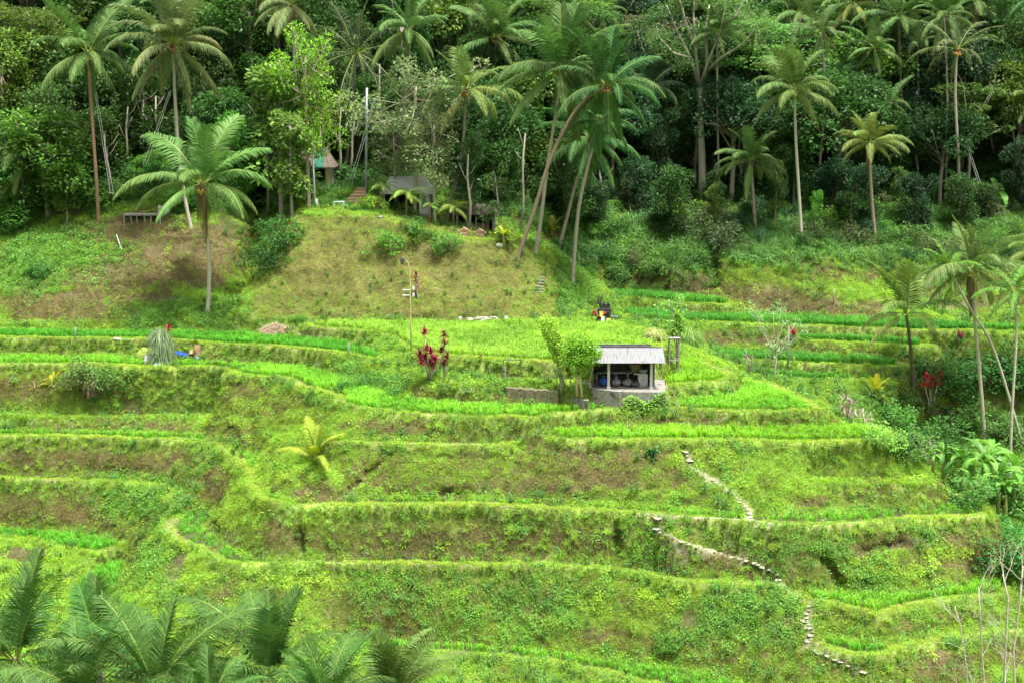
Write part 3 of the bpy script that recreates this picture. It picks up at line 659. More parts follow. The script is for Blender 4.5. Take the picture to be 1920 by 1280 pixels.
# under the trees the floor is shaded and bare: fewer plants deep in the forest
fuu = np.where(fu > 1050, 1.0, 0.0); deep = np.clip((FC[..., 1]-(119+11*fuu))/8, 0, 1)
overhang = F(rim)
for kind, wi, dens, nm, lab, sc, (s0, s1) in GROW:
    D = dens*FW[wi]*(1-.75*F(np.clip(Wn[4]*1.6, 0, 1)))*(1-deep*(.93 if wi != 5 else .8))
    Pp, Nn, jj, ii = sample(slopeF & (FC[..., 1] < 175), D, NR)
    k = keep_out(Pp); Pp = Pp[k]; Nn = Nn[k]; jj = jj[k]; ii = ii[k]; stp = np.clip((.85-Nn[:, 2])/.4, 0, 1); olv = OLV[jj, ii][:, None]
    q = fbm(Pp[:, 0], Pp[:, 1]+Pp[:, 2], 2.2, 3, 70+wi)[:, None]; q2 = NR.normal(0, .12, (len(Pp), 1))
    T = KC[wi]*(1+.3*q+q2)
    if wi == 2: T = T*(1-olv*.85)+np.array([.30, .31, .075])*(1+.5*q+q2)*olv*.85
    if wi == 0: T = T*(1-.25*stp[:, None])*np.array([1, 1, 1])+stp[:, None]*np.array([.02, .0, .0])  # turf on steep faces browner, and darkened to put bank shade into its colour
    S = NR.uniform(s0, s1, len(Pp))*sc*(1-.35*stp)*(1-.3*olv[:, 0])*(1+.5*np.clip((Pp[:, 1]-105)/20, 0, 1))
    scatter_object(nm, lab, kind, Pp, rotations(Nn, (1.6 if wi in (0, 2) else .9), NR, .22), S, np.clip(T, .01, .9), 'grass' if wi in (0, 2, 5) else 'weeds')
    # a fringe of longer grass that hangs over each lip
Pp, Nn, jj, ii = sample(slopeF & (overhang > .35) & (FC[..., 1] < 118), 9*np.clip(.6+1.6*F(n2), .05, 2), NR)
k = keep_out(Pp); Pp = Pp[k]; Nn = Nn[k]
scatter_object('rim_grass', 'longer grass hanging over the terrace rims', 'longgrass', Pp, rotations(Nn, 1.1, NR, .25), NR.uniform(.3, .8, len(Pp)), np.clip(np.array([.27, .45, .05])*(1+NR.normal(0, .15, (len(Pp), 1))), .01, .9))
# forest floor
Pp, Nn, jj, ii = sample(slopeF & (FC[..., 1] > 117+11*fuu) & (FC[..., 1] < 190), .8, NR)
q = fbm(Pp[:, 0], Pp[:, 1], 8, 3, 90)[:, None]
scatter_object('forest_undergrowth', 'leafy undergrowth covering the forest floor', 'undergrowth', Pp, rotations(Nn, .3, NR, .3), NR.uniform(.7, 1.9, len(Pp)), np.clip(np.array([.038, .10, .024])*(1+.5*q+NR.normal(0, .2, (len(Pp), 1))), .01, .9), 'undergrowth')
# ---------------------------------------------------------------- palms
M_FROND = leaf_mat('palm_frond', 'object', trans=.22, gloss=.022, rough=.55, var=.2)
M_LEAF = leaf_mat('tree_leaves', 'object', trans=.3, gloss=.04, rough=.45, var=.15)
M_BARK = solid_mat('bark', [(.55,.5,.45),(1,.97,.9),(.78,.72,.64)], 6, .9, .5, objcol=True, stretch=(1,1,2.4))
M_NUT = leaf_mat('coconut', 'object', trans=0, gloss=.1)
def frond_mesh(name, elev, droop, L=4.6, pairs=46, lw=.06, ll=.95, hang=.5, seed=0, ragged=0.0):
    r = random.Random(seed); mb = MB(); n = 14; pts = []; p = Vector((0, 0, 0)); tans = []
    for i in range(n+1):
        t = i/n; a = R(elev-droop*t**1.4); tans.append(Vector((math.cos(a), 0, math.sin(a)))); pts.append(p.copy()); p = p+tans[-1]*L/n
    tw = r.uniform(-.25, .25)
    mb.tube(pts, [.038*(1-.85*i/n)+.005 for i in range(n+1)], 4, 1, 1.0, cap=False)
    for side in (-1, 1):
        for k in range(pairs):
            t = .13+.86*(k+r.uniform(-.3, .3))/pairs; t = min(max(t, .1), .995)
            if r.random() < ragged: continue
            f = t*n; i = int(min(f, n-1)); q = pts[i].lerp(pts[i+1], f-i); T = tans[i]
            nrm = Vector((0, 1, 0)).cross(T) * -1     # upward normal of the rachis
            nrm = Vector((-T.z, 0, T.x))
            ln = ll*(math.sin(math.pi*(.16+.78*t))**.7)*r.uniform(.85, 1.1)
            fw = .35+.55*t; up = .25*(1-hang)+r.uniform(-.12, .12)
            d = (T*fw+Vector((0, side, 0))*(.95-.3*t)+nrm*(up+tw*side)).normalized()
            d1 = (d+Vector((0, 0, -hang*.55))).normalized(); d2 = (d1+Vector((0, 0, -hang*1.3-.25))).normalized()
            wv = d1.cross(Vector((0, 0, 1)))
            if wv.length < .2: wv = T.copy()
            wv = (T*.75+wv.normalized()*.25).normalized()*lw/2*r.uniform(.8, 1.2)
            a1 = q+d1*ln*.5; a2 = a1+d2*ln*.5; tn = r.uniform(.75, 1.25)
            mb.add([tuple(q-wv*.7), tuple(q+wv*.7), tuple(a1+wv), tuple(a1-wv), tuple(a2)], [(0,1,2,3),(3,2,4)], 0, tn)
    return mb
M_RACH = leaf_mat('frond_rib', 'fixed', (.20,.27,.05), trans=.0, gloss=.05)
CLS = [(82,22,.05),(70,42,.12),(55,62,.25),(40,78,.38),(24,84,.5),(6,76,.65),(-14,58,.85),(-38,38,1.1),(-62,20,1.3)]
def frond_lib(tag_, **kw):
    out = []
    for i, (e, dr, hg) in enumerate(CLS):
        out.append([frond_mesh('x', e+jit*4, dr+jit*6, hang=hg, seed=hash_seed(tag_)+i*7+jit+3, L=4.6*(.82 if i == 0 else 1)*(.92 if i > 6 else 1), **kw).mesh('frond_%s' % tag_, [M_FROND, M_RACH]) for jit in (-1, 1)])
    return out
LIB_FAR = frond_lib('far', pairs=52, lw=.085, ll=1.15)
LIB_NEAR = frond_lib('near', pairs=66, lw=.06, ll=1.25)
LIB_THIN = frond_lib('thin', pairs=30, lw=.06, ll=.8, ragged=.25)
LIB_ARECA = frond_lib('areca', pairs=20, lw=.17, ll=.95)
NUTS = MB()
for i in range(11):
    a = i*2.4; NUTS.blob((math.cos(a)*.32*(1 if i % 2 else .75), math.sin(a)*.32, -.25-.13*(i % 3)), (.13,.13,.16), 7, 5, 0, rnd.uniform(.7, 1.2))
NUTS.blob((0, 0, -.02), (.25, .25, .35), 8, 5, 0, .5)
NUTS = NUTS.mesh('coconuts', M_NUT)
DEAD = MB()
for i in range(26):
    a = rnd.uniform(0, 6.28); q = rnd.uniform(.16, .32); l = rnd.uniform(1.2, 2.6)
    DEAD.add([(math.cos(a)*q-.04, math.sin(a)*q, -.1), (math.cos(a)*q+.04, math.sin(a)*q, -.1), (math.cos(a)*q*1.6+.03, math.sin(a)*q*1.6, -l), (math.cos(a)*q*1.5-.03, math.sin(a)*q*1.5, -l*.97)], [(0,1,2,3)], 0, rnd.uniform(.6, 1.3))
DEAD = DEAD.mesh('dead_skirt', M_FROND)
PALM_GREEN = (.095,.185,.05); PALM_DEEP = (.055,.145,.04); PALM_GREY = (.135,.19,.07)
def palm(label, crown, base=None, trunk=(), rpx=80, y=None, n=22, col=PALM_GREEN, tcol=(.34,.29,.23), lib=None, nuts=None, skirt=0, spread=(0, 8), group='coconut palms around the terraces', seed=None, tr=.13, old=.35, name='palm_tree', lean=0.0, kind='palm'):
    seed = seed if seed is not None else int(crown[0]*7+crown[1]*3); r = random.Random(seed)
    lib = lib or LIB_FAR
    if y is None:
        b = hit(*base)
    else:
        bx = at_y(base[0], base[1], y)[0]; b = (bx, y, ground(bx, y))
    yc = b[1]+lean; c = at_y(crown[0], crown[1], yc)
    root = thing(name, label, kind, b, 0, group)
    # trunk through the picture points, all at about the palm's own distance
    pts = [Vector((0, 0, -.5)), Vector((0, 0, 0))]; m = len(trunk)
    for i, (u, v) in enumerate(trunk):
        yy = b[1]+(yc-b[1])*(i+1)/(m+1); p = at_y(u, v, yy); pts.append(Vector(p)-Vector(b))
    top = Vector(c)-Vector(b); pts.append(top-Vector((0, 0, .1)))
    # smooth and ring
    sm = []
    for i in range(1, len(pts)-1):
        a, bb = pts[i], pts[i+1]; p0 = pts[i-1]; p3 = pts[min(i+2, len(pts)-1)]
        for k in range(8):
            t = k/8; sm.append(.5*((2*a)+(bb-p0)*t+(2*p0-5*a+4*bb-p3)*t*t+(-p0+3*a-3*bb+p3)*t**3))
    sm = [pts[0]]+sm+[pts[-1]]; M_ = len(sm)
    rad = [tr*(1.5 if i < 2 else 1.22-.4*i/M_) for i in range(M_)]
    mb = MB(); mb.tube(sm, rad, 8, 0, 1.0, ring=.04); t_ = mb.obj('trunk', M_BARK, root, True); t_.color = (*tcol, 1)
    ppm = FPX/math.hypot(b[1], CAM_H-c[2]); sc = rpx/ppm/3.9
    sk = r.uniform(0, 6.28)
    for i in range(n):
        q = (i+.5)/n; ci = spread[0]+(spread[1]-spread[0])*(q**1.05); k = int(min(max(round(ci+r.uniform(-1.0, 1.0)), 0), 8))
        me_ = lib[k][r.randrange(2)]; f = link('frond', me_, root)
        az = sk+i*2.39996+r.uniform(-.5, .5)
        f.location = top+Vector((math.cos(az), math.sin(az), 0))*.12*sc; f.rotation_euler = (r.uniform(-.15, .15), r.uniform(-.08, .08), az); s_ = sc*r.uniform(.78, 1.15); f.scale = (s_, s_*r.uniform(.8, 1.1), s_)
        yel = max(0, (q-.55)/.45)*old*r.uniform(.2, 1.5); g = r.uniform(.85, 1.15)
        yel = min(yel, .8); f.color = (col[0]*g*(1+.55*yel)+.05*yel, col[1]*g*(1+.12*yel)+.02*yel, col[2]*g*(1+.5*yel), 1)
    for i in range(skirt):
        f = link('dead_frond', lib[8][i % 2], root); az = r.uniform(0, 6.28); f.location = top-Vector((0, 0, .2)); f.rotation_euler = (0, .25, az); f.scale = (sc*.75,)*3; f.color = (.25, .16, .085, 1)
    if skirt:
        f = link('dead_skirt', DEAD, root); f.location = top; f.scale = (sc*.9,)*3; f.color = (.26, .17, .1, 1)
    if nuts:
        f = link('coconuts', NUTS, root); f.location = top-Vector((0, 0, .1)); f.scale = (sc*.85,)*3; f.color = (nuts[0]*.8, nuts[1]*.85, nuts[2], 1)
    return root
ORN = (.42,.2,.04); YGN = (.35,.33,.05); WHT = (.5,.47,.4); RED = (.30,.19,.13); DRK = (.12,.1,.075); GRY = (.3,.27,.22)
palm('tall palm with reddish brown trunk at far left beside the rope swing', (165,98), (185,412), [(180,330),(171,200)], 98, None, 20, PALM_GREEN, RED, nuts=YGN, spread=(.5,7.4))
palm('tall palm whose white trunk passes behind the big front palm', (325,82), (358,428), [(350,390),(336,300),(328,180)], 108, None, 26, PALM_GREY, WHT, nuts=ORN, spread=(0,7.8), old=.7)
palm('big leafy palm low on the brown slope with bent pale trunk', (378,345), (390,583), [(392,500),(384,412)], 128, None, 19, (.12,.235,.06), WHT, nuts=ORN, spread=(.3,6.8), old=.6, skirt=1)
palm('half hidden palm with drooping fronds at the left edge', (38,285), (48,450), [(44,370)], 72, 111, 14, PALM_GREEN, DRK, spread=(1,7.6), old=.8)
palm('palm cut by the top edge above the slender yellow-green tree', (545,8), (572,380), [(556,180)], 82, 117, 20, PALM_GREY, GRY, spread=(0,8), old=.5, skirt=2)
palm('palm with orange nuts rising out of the grey-leaved tree', (768,56), (744,380), [(745,300),(762,160)], 76, 113, 22, PALM_GREEN, GRY, nuts=ORN, spread=(0,8))
palm('palm behind, between the orange-nut palm and the tallest leaning palm', (930,70), (925,400), [(926,200)], 84, 128, 22, PALM_GREEN, GRY, spread=(.3,7), nuts=ORN)
palm('palm with two long yellow lower fronds above the dark hut', (873,168), (838,412), [(852,350),(868,270)], 92, 110.5, 15, (.13,.215,.055), GRY, nuts=ORN, spread=(0,6.8), old=.9)
palm('tallest leaning palm with pale trunk on the mound edge', (1050,132), (1004,478), [(1014,412),(1028,300),(1046,190)], 118, None, 25, PALM_GREEN, (.42,.38,.32), nuts=YGN, spread=(.2,7.8))
palm('palm crown right behind the tallest leaning palm, on a dark mossy trunk', (1138,160), (970,486), [(1000,400),(1028,310),(1062,235),(1095,190)], 104, None, 24, PALM_DEEP, (.24,.19,.14), nuts=ORN, spread=(.2,7.8))
palm('low drooping palm under the leaning pair', (1106,258), (1046,474), [(1060,420),(1078,350),(1095,300)], 92, None, 22, PALM_DEEP, GRY, spread=(1,8), old=.2, skirt=1)
palm('thin-trunked leaning palm nearest the right shoulder of the mound', (1124,225), (1073,470), [(1084,400),(1100,320)], 74, 107, 14, PALM_DEEP, (.4,.36,.3), spread=(2,8), old=.3)
palm('dim drooping palm in the gully with a straight leaning trunk', (1216,165), (1250,395), [(1238,320),(1222,220)], 76, 132, 20, (.05,.1,.05), GRY, spread=(1,8), old=.2)
palm('palm with full round crown on a very straight trunk in the right bank', (1490,168), (1503,455), [(1499,380),(1492,260)], 84, None, 24, (.12,.21,.055), WHT, spread=(0,7), old=.5, nuts=YGN)
palm('short dense palm just left of the straight-trunked palm', (1408,300), (1417,436), [(1413,380)], 70, None, 21, PALM_GREEN, (.36,.3,.25), spread=(0,7.2), nuts=DRK)
palm('yellowish short palm with a dead brown frond on the right bank', (1630,268), (1641,452), [(1634,360)], 66, None, 18, (.17,.24,.06), (.4,.32,.25), nuts=ORN, spread=(0,6.8), skirt=1)
palm('sparse wind-blown palm with grey drooping fronds, upper right', (1795,92), (1799,412), [(1797,300),(1791,180)], 82, None, 14, (.14,.2,.08), (.38,.35,.3), spread=(.5,6.6), lib=LIB_THIN, old=.7, nuts=ORN)
palm('palm with long hanging fronds near the top edge, upper right', (1685,30), (1692,330), [(1689,160)], 74, 136, 22, PALM_GREEN, GRY, spread=(1,8))
palm('palm with thick skirt of dead fronds at the top right edge', (1830,6), (1834,330), [(1832,160)], 64, 138, 20, PALM_GREEN, GRY, spread=(0,7.5), skirt=5)
palm('palm with rusty dead skirt right of the pale spreading tree', (1500,22), (1503,330), [(1501,150)], 58, 140, 20, PALM_GREEN, GRY, spread=(0,7.5), skirt=4)
palm('small palm tucked behind the full round palm crown', (1565,150), (1568,330), [(1566,230)], 58, 134, 14, PALM_DEEP, GRY, spread=(0,5.5))
palm('yellow tipped palm at the top edge left of the hanging palm', (1600,6), (1604,300), [(1602,130)], 60, 140, 18, (.2,.25,.06), GRY, spread=(1,7.5))
palm('tall pale-trunked palm at right growing from the valley below the terraces', (1822,505), (1847,822), [(1840,740),(1828,600)], 105, 97, 20, (.15,.225,.07), (.5,.46,.38), nuts=YGN, spread=(0,7.8), old=.6, skirt=1, tr=.13)
palm('dark-trunked palm in front of the far rice strips', (1700,588), (1714,730), [(1708,660)], 98, None, 12, (.15,.25,.06), DRK, spread=(.3,6), old=.6, tr=.12, skirt=0)
palm('slender areca palm on a long slanting trunk, right edge', (1778,500), (1924,800), [(1865,660),(1820,580)], 52, 96, 13, (.12,.28,.04), (.42,.42,.34), lib=LIB_ARECA, spread=(.5,7.5), tr=.09, old=.1, name='areca_palm', group=None)
palm('upright areca palm with yellow flower spray at the right edge', (1902,545), (1893,905), [(1897,780),(1906,620)], 66, 90, 14, (.1,.25,.04), (.5,.48,.4), lib=LIB_ARECA, spread=(.3,7.5), tr=.09, old=.1, nuts=(.45,.42,.08), name='areca_palm', group=None)
palm('palm fronds reaching in at the upper right edge', (1922,190), (1925,360), [(1923,280)], 60, 130, 16, (.15,.22,.06), GRY, spread=(1,7.8))
palm('palm at the far right edge above the areca palm', (1935,470), (1950,760), [(1942,600)], 70, 100, 14, (.14,.22,.05), GRY, spread=(1,7.6))
palm('dark sugar palm with grey fronds left of the flagpole', (668,100), (650,390), [(655,250)], 100, 121, 24, (.06,.09,.05), DRK, spread=(0,8), old=.1, lib=LIB_THIN)
for k, (u, v, rp, n_, lib_) in enumerate([(22,70,62,18,0),(240,150,60,12,1),(440,70,60,16,1),(625,20,62,18,0),(835,30,64,18,0),(1008,30,70,20,0),(1100,60,60,16,1),(1380,180,52,14,0),(1290,250,52,14,1),(1740,160,50,14,0),(1880,60,60,18,0),(1455,110,48,12,1),(1170,90,56,14,0),(1905,120,52,14,1),(730,20,62,18,0),(985,150,56,14,1),(100,10,60,16,0)]):
    wh = ['at the upper left corner','between the two tall left palms','above the dark gully','above the slender yellow-green tree','left of the palm behind the pavilion trees','between the two highest centre crowns','just right of the tallest leaning palm','right of the pale spreading tree','below the pale spreading tree, left','left of the wind-blown palm','near the upper right corner','left of the straight-trunked palm crown','between the leaning palms and the dim gully palm','at the right edge under the top palms','above the blue-grey pole','in the shade left of the tallest leaning palm','at the top edge over the reddish-trunked palm'][k]
    palm('slim half-hidden forest palm '+wh, (u, v), (u+4, 330), [(u+2+(k % 3)*4, (v+330)/2)], rp, 133+(k*7) % 13, n_, PALM_DEEP if k % 3 else (.09,.15,.05), GRY, lib=[LIB_FAR, LIB_THIN][lib_], spread=(.3,7.6), group='slim palms inside the forest', old=.3, tr=.12, seed=300+k)
for k, (u, v, rp, n_) in enumerate([(300,20,58,18),(500,120,50,14),(1230,110,50,14),(1345,60,54,16),(1420,60,56,16),(1540,60,54,18),(1640,90,56,16),(1720,80,52,16),(1770,30,60,18),(1855,150,50,14),(1585,190,44,12),(1310,180,46,12),(1060,20,60,18),(880,10,58,18),(1130,20,58,16),(1670,190,46,12)]):
    wh = ['over the white-trunked palm','above the large-leaved pale trees','above the dim gully palm','in front of the pale spreading tree branches','right of the pale spreading tree branches','between the rusty-skirted and the yellow-tipped palms','left below the long-fronded top palm','right below the long-fronded top palm','above the wind-blown palm','right of the wind-blown palm trunk','above and left of the short yellowish palm','beside the trunk of the pale spreading tree','at the top edge over the tallest leaning palm','at the top edge over the two-yellow-frond palm','at the top edge over the mossy-trunked palm','above and right of the short yellowish palm'][k]
    palm('pale-trunked forest palm '+wh, (u, v), (u+(k % 5-2)*5, 330), [(u+(k % 3)*3, (v+330)/2)], rp, 127+(k*5) % 12, n_, (.10,.175,.055) if k % 2 else PALM_GREEN, (.4,.36,.3), spread=(.3,7.6), group='slim palms inside the forest', old=.5, tr=.1, seed=500+k)
# foreground crowns rising from our own side of the valley
FGC = (.075,.17,.038)
fg = [((28,1235),190,33,'foreground palm at the bottom left corner',16,0),((150,1300),150,30,'foreground palm low at the bottom, second from left',12,1),((292,1290),185,31,'foreground palm with tall upright fronds, third from left',15,2),
      ((610,1330),140,30,'foreground palm low between the two tallest clumps on the right',12,6),((185,1250),150,35,'foreground palm behind the second and third from left',12,7),
      ((505,1265),180,32,'foreground palm with one tall central frond, fourth from left',14,3),((735,1310),150,33,'foreground palm rightmost of those along the bottom',15,4),((395,1320),120,30,'foreground palm mostly cut by the bottom edge between two taller ones',10,5)]
for (cu, cv), rp, yy, lab, n_, sd in fg:
    palm(lab, (cu, cv), (cu+5, cv+200), [], rp, yy, n_+5, FGC if sd != 4 else (.12,.2,.05), GRY, lib=LIB_NEAR, spread=(.0, 6.6), group='foreground coconut palms along the bottom', seed=100+sd, old=.35, tr=.16, nuts=(.3,.26,.07) if sd in (0, 4) else None)
# small yellow palms standing on the banks
def young_palm(label, u, v, rpx, n, seed, col=(.36,.42,.045)):
    b = hit(u, v); ppm = FPX/math.hypot(b[1], CAM_H-b[2]); sc = rpx/ppm/4.0; r = random.Random(seed); root = thing('young_palm', label, 'palm', b)
    mb = MB(); mb.tube([(0,0,-.3),(0,0,.25*sc*3)], [.1,.05], 7); t = mb.obj('trunk', M_BARK, root, True); t.color = (.5,.3,.08,1)
    for i in range(n):
        k = [0,1,1,2,2,3,4,5][i*8//n]; f = link('frond', LIB_FAR[k][i % 2], root); az = 1.2+i*2.4+r.uniform(-.3,.3); f.rotation_euler = (0,0,az); f.location = (0,0,.2*sc*3); s_ = sc*r.uniform(.8,1.1); f.scale = (s_,s_*.9,s_)
        y_ = r.uniform(.5,1.2); f.color = (col[0]*y_, col[1]*(.75+.25*y_), col[2], 1)
    return root
young_palm('young palm with golden yellow lower fronds on the grass slope', 590, 866, 66, 9, 3)
young_palm('small yellow palm seedling on the bank at far left', 98, 724, 30, 7, 4, (.55,.45,.03))
young_palm('small yellow-green palm by the withered stalks, right of the triangular paddy', 1642, 742, 38, 8, 5, (.45,.45,.04))
young_palm('small yellow palm on the mound beside the leaning palms', 1034, 440, 32, 7, 6, (.45,.4,.05))

# ---------------------------------------------------------------- broad-leaved trees: trunk with limbs + crown of small leaves
def make_tree(name, blobs, leaves, ls, trunk_h, seed, style='round', tr=.16, twigs=0):
    """blobs: (x, y, z, r) of leaf clumps; returns trunk mesh, crown mesh"""
    r = random.Random(seed); tb = MB(); lb = MB()
    top = Vector((r.uniform(-.3, .3), r.uniform(-.3, .3), trunk_h))
    tb.tube([(0,0,-.6),(0,0,0),(top.x*.4, top.y*.4+.1, trunk_h*.5), tuple(top)], [tr*1.5, tr*1.2, tr, tr*.8], 7)
    for (x, y, z, q) in blobs:
        c = Vector((x, y, z)); s = top*r.uniform(.65, 1.0) if z > trunk_h*.6 else top*r.uniform(.35, .6); mid = s.lerp(c, .5)+Vector((r.uniform(-.2,.2), r.uniform(-.2,.2), -.15))
        tb.tube([tuple(s), tuple(mid), tuple(c)], [tr*.5, tr*.3, tr*.12], 5)
        for _ in range(twigs):
            d = Vector((r.gauss(0,1), r.gauss(0,1), r.gauss(.3,1))).normalized()*q*r.uniform(.7,1.1); tb.tube([tuple(c-d*.3), tuple(c+d*.5), tuple(c+d)], [tr*.12, tr*.08, tr*.03], 3, cap=False)
    tot = sum(b[3]**2 for b in blobs)
    for (x, y, z, q) in blobs:
        k = int(leaves*q*q/tot); bt = r.uniform(.8, 1.2)
        for _ in range(k):
            d = Vector((r.gauss(0,1), r.gauss(0,1), r.gauss(.15,1))).normalized(); rr = q*(r.uniform(.45, 1.0)**.5)*r.uniform(.85,1.12)
            if style == 'layered': p = Vector((x+d.x*rr, y+d.y*rr, z+d.z*rr*.28)); dr = Vector((d.x, d.y, r.uniform(-.3,.2)))
            elif style == 'droop': p = Vector((x+d.x*rr, y+d.y*rr, z+d.z*rr)); dr = Vector((d.x*.5, d.y*.5, -.8))
            else: p = Vector((x+d.x*rr, y+d.y*rr, z+d.z*rr*.85)); dr = d*.7+Vector((r.uniform(-.7,.7), r.uniform(-.7,.7), r.uniform(-.8,.3)))
            up = Vector((r.uniform(-.6,.6), r.uniform(-.6,.6), 1))
            l = ls*r.uniform(.7, 1.3); leafq(lb, p, dr, up, l, l*.52, bt*r.uniform(.7, 1.3))
    return tb.mesh(name+'_trunk', M_BARK, True), lb.mesh(name+'_crown', M_LEAF)
def blobs_round(r, n, R_, H_, zc, q0, q1):
    out = []
    for i in range(n):
        a = i*2.4+r.uniform(-.4,.4); rr = R_*math.sqrt((i+.5)/n)*r.uniform(.7,1.1); zz = zc+H_*(1-(rr/R_)**2)*r.uniform(.2,1)-H_*r.uniform(0,.7)
        out.append((math.cos(a)*rr, math.sin(a)*rr, zz, r.uniform(q0, q1)))
    return out
_r = random.Random(5)
TREE = {}
TREE['round'] = [make_tree('round%d' % i, blobs_round(_r, 26, 3.3, 2.6, 7.2, .75, 1.35), 7500, .27, 6.0, 50+i) for i in range(3)]
TREE['tall'] = [make_tree('tall%d' % i, [(_r.uniform(-1.5,1.5), _r.uniform(-1.5,1.5), z, _r.uniform(.7,1.25)) for z in np.linspace(3.2, 11.5, 22)], 6500, .27, 9.5, 60+i) for i in range(3)]
TREE['layered'] = [make_tree('layered%d' % i, [(math.cos(k*2.4)*_r.uniform(.5,4.2), math.sin(k*2.4)*_r.uniform(.5,4.2), 6+_r.uniform(0,4), _r.uniform(.9,1.7)) for k in range(22)], 6500, .22, 7.5, 70+i, 'layered', .14, 1) for i in range(2)]
TREE['open'] = [make_tree('open%d' % i, [(_r.gauss(0,1.5), _r.gauss(0,1.5), _r.uniform(3.5,10), _r.uniform(.5,.9)) for k in range(34)], 5600, .2, 8.5, 80+i, 'round', .12, 4) for i in range(2)]
TREE['big'] = [make_tree('big%d' % i, [(math.cos(k*2.4)*_r.uniform(.4,1.1), math.sin(k*2.4)*_r.uniform(.4,1.1), _r.uniform(2.2,7.8), _r.uniform(.5,.9)) for k in range(20)], 2600, .36, 7, 90+i, 'round', .1, 2) for i in range(2)]
TREE['low'] = [make_tree('low%d' % i, [(math.cos(k*2.4)*_r.uniform(.3,2.6), math.sin(k*2.4)*_r.uniform(.3,2.6), .8+6.2*_r.random(), _r.uniform(.8,1.4)) for k in range(24)], 7500, .27, 5.0, 65+i, 'round', .12) for i in range(3)]
TREE['bush'] = [make_tree('bush%d' % i, [(_r.gauss(0,.62), _r.gauss(0,.62), abs(_r.gauss(.45,.5))+.1, _r.choice([.16,.22,.3,.42,.5])) for k in range(26)], 2000, .15, .5, 95+i, 'round', .03, 2) for i in range(5)]
TREE['sapling'] = [make_tree('sapling%d' % i, [(_r.gauss(0,.35), _r.gauss(0,.35), _r.uniform(1.2,3.4), _r.uniform(.25,.5)) for k in range(12)], 1000, .17, 3.0, 105+i, 'round', .04, 1) for i in range(2)]
THT = {'low': 8.2, 'round': 10.0, 'tall': 12.3, 'layered': 10.5, 'open': 10.5, 'big': 8.4, 'bush': 1.8, 'sapling': 3.7}
def tree(label, kind, b, h, col, tcol=GRY, wide=1.0, seed=0, group=None, name=None, cat='tree'):
    r = random.Random(seed*13+5); tm, cm = TREE[kind][seed % len(TREE[kind])]; s = h/THT[kind]
    root = thing(name or ('bush' if kind == 'bush' else 'broadleaf_tree'), label, cat, b, r.uniform(0, 6.28), group); root.scale = (s*wide, s*wide, s)
    t = link('trunk', tm, root); t.color = (*tcol, 1); c = link('crown', cm, root); g = r.uniform(.9, 1.1); c.color = (col[0]*g, col[1]*g, col[2]*g, 1)
    return root
def tree_px(label, kind, u, vtop, col, ub=None, vb=None, y=None, **kw):
    """stands where (ub, vb) is seen on the ground, or at distance y; top at vtop"""
    ub = u if ub is None else ub
    if y is None: b = hit(ub, vb)
    else: x = at_y(ub, 400, y)[0]; b = (x, y, ground(x, y))
    h = at_y(u, vtop, b[1])[2]-b[2]
    return tree(label, kind, b, h, col, **kw)
G_D = (.030,.080,.020); G_M = (.055,.135,.028); G_Y = (.15,.27,.04); G_B = (.028,.07,.035); G_O = (.13,.15,.07); G_L = (.1,.22,.04); G_LIME = (.28,.48,.04)
# named trees
tree_px('slender tree with bright yellow-green crown over the green-roofed hut', 'open', 600, 38, (.22,.42,.05), ub=580, y=112, seed=1, wide=.8, tcol=(.4,.34,.27))
tree_px('second bright feathery tree leaning over the green-roofed hut', 'open', 628, 110, (.2,.4,.05), ub=590, y=113, seed=2, wide=.6, tcol=(.4,.34,.27))
tree_px('large-leaved pale tree left of the green-roofed hut', 'big', 528, 120, (.16,.29,.06), ub=527, vb=415, seed=0, tcol=(.36,.34,.3), wide=1.1)
tree_px('second large-leaved pale tree beside the dark gully', 'big', 560, 200, (.15,.27,.06), ub=548, y=109, seed=1, tcol=(.36,.34,.3), wide=1.0)
tree_px('grey-green open tree with thin pale trunks behind the thatched pavilion', 'open', 785, 105, (.19,.27,.11), ub=778, y=111, seed=0, tcol=(.45,.42,.34), wide=1.15)
tree_px('shorter grey-green open tree right of the thatched pavilion', 'open', 830, 190, (.17,.25,.09), ub=815, y=109.5, seed=1, tcol=(.42,.4,.33), wide=1.0)
tree_px('grey-green open tree left of the thatched pavilion', 'open', 745, 200, (.18,.26,.1), ub=742, y=112, seed=2, tcol=(.45,.42,.34), wide=.9)
tree_px('dense dark tree behind the dark open hut', 'low', 930, 215, (.05,.13,.03), ub=925, y=117, seed=0, wide=1.0)
tree_px('dark leafy tree shading the dark open hut from the left', 'tall', 885, 240, (.045,.12,.03), ub=881, y=110, seed=1, wide=.9, tcol=(.3,.27,.22))
tree_px('thin sapling in front of the dark open hut', 'sapling', 937, 300, (.1,.22,.06), ub=936, vb=446, seed=0, tcol=(.4,.38,.33), wide=.9)
tree_px('dense glossy tree leaning over the left bamboo fence', 'low', 95, 175, (.085,.22,.035), ub=90, y=112, seed=1, wide=1.25, tcol=(.3,.28,.24))
tree_px('leafy tree at far left edge below the drooping palm', 'low', 20, 290, (.075,.2,.035), ub=15, y=110.5, seed=2, wide=1.2)
tree_px('yellow-green crowned tree in the upper left corner', 'round', 60, 20, (.16,.26,.05), ub=60, y=126, seed=0, wide=1.2)
tree_px('bright green tree behind the big front palm', 'low', 430, 205, (.11,.28,.04), ub=440, y=117, seed=2, wide=.8)
tree_px('mid-green bushy tree left of the reddish palm trunk', 'tall', 130, 300, (.08,.19,.035), ub=125, y=111, seed=2, wide=1.2)
tree_px('airy pale-green layered tree, upper right of centre', 'layered', 1440, 30, (.13,.27,.06), ub=1440, y=135, seed=0, wide=1.0)
tree_px('second layered pale-green tree near the sky gap', 'layered', 1360, 10, (.15,.28,.07), ub=1390, y=142, seed=1, wide=.9)
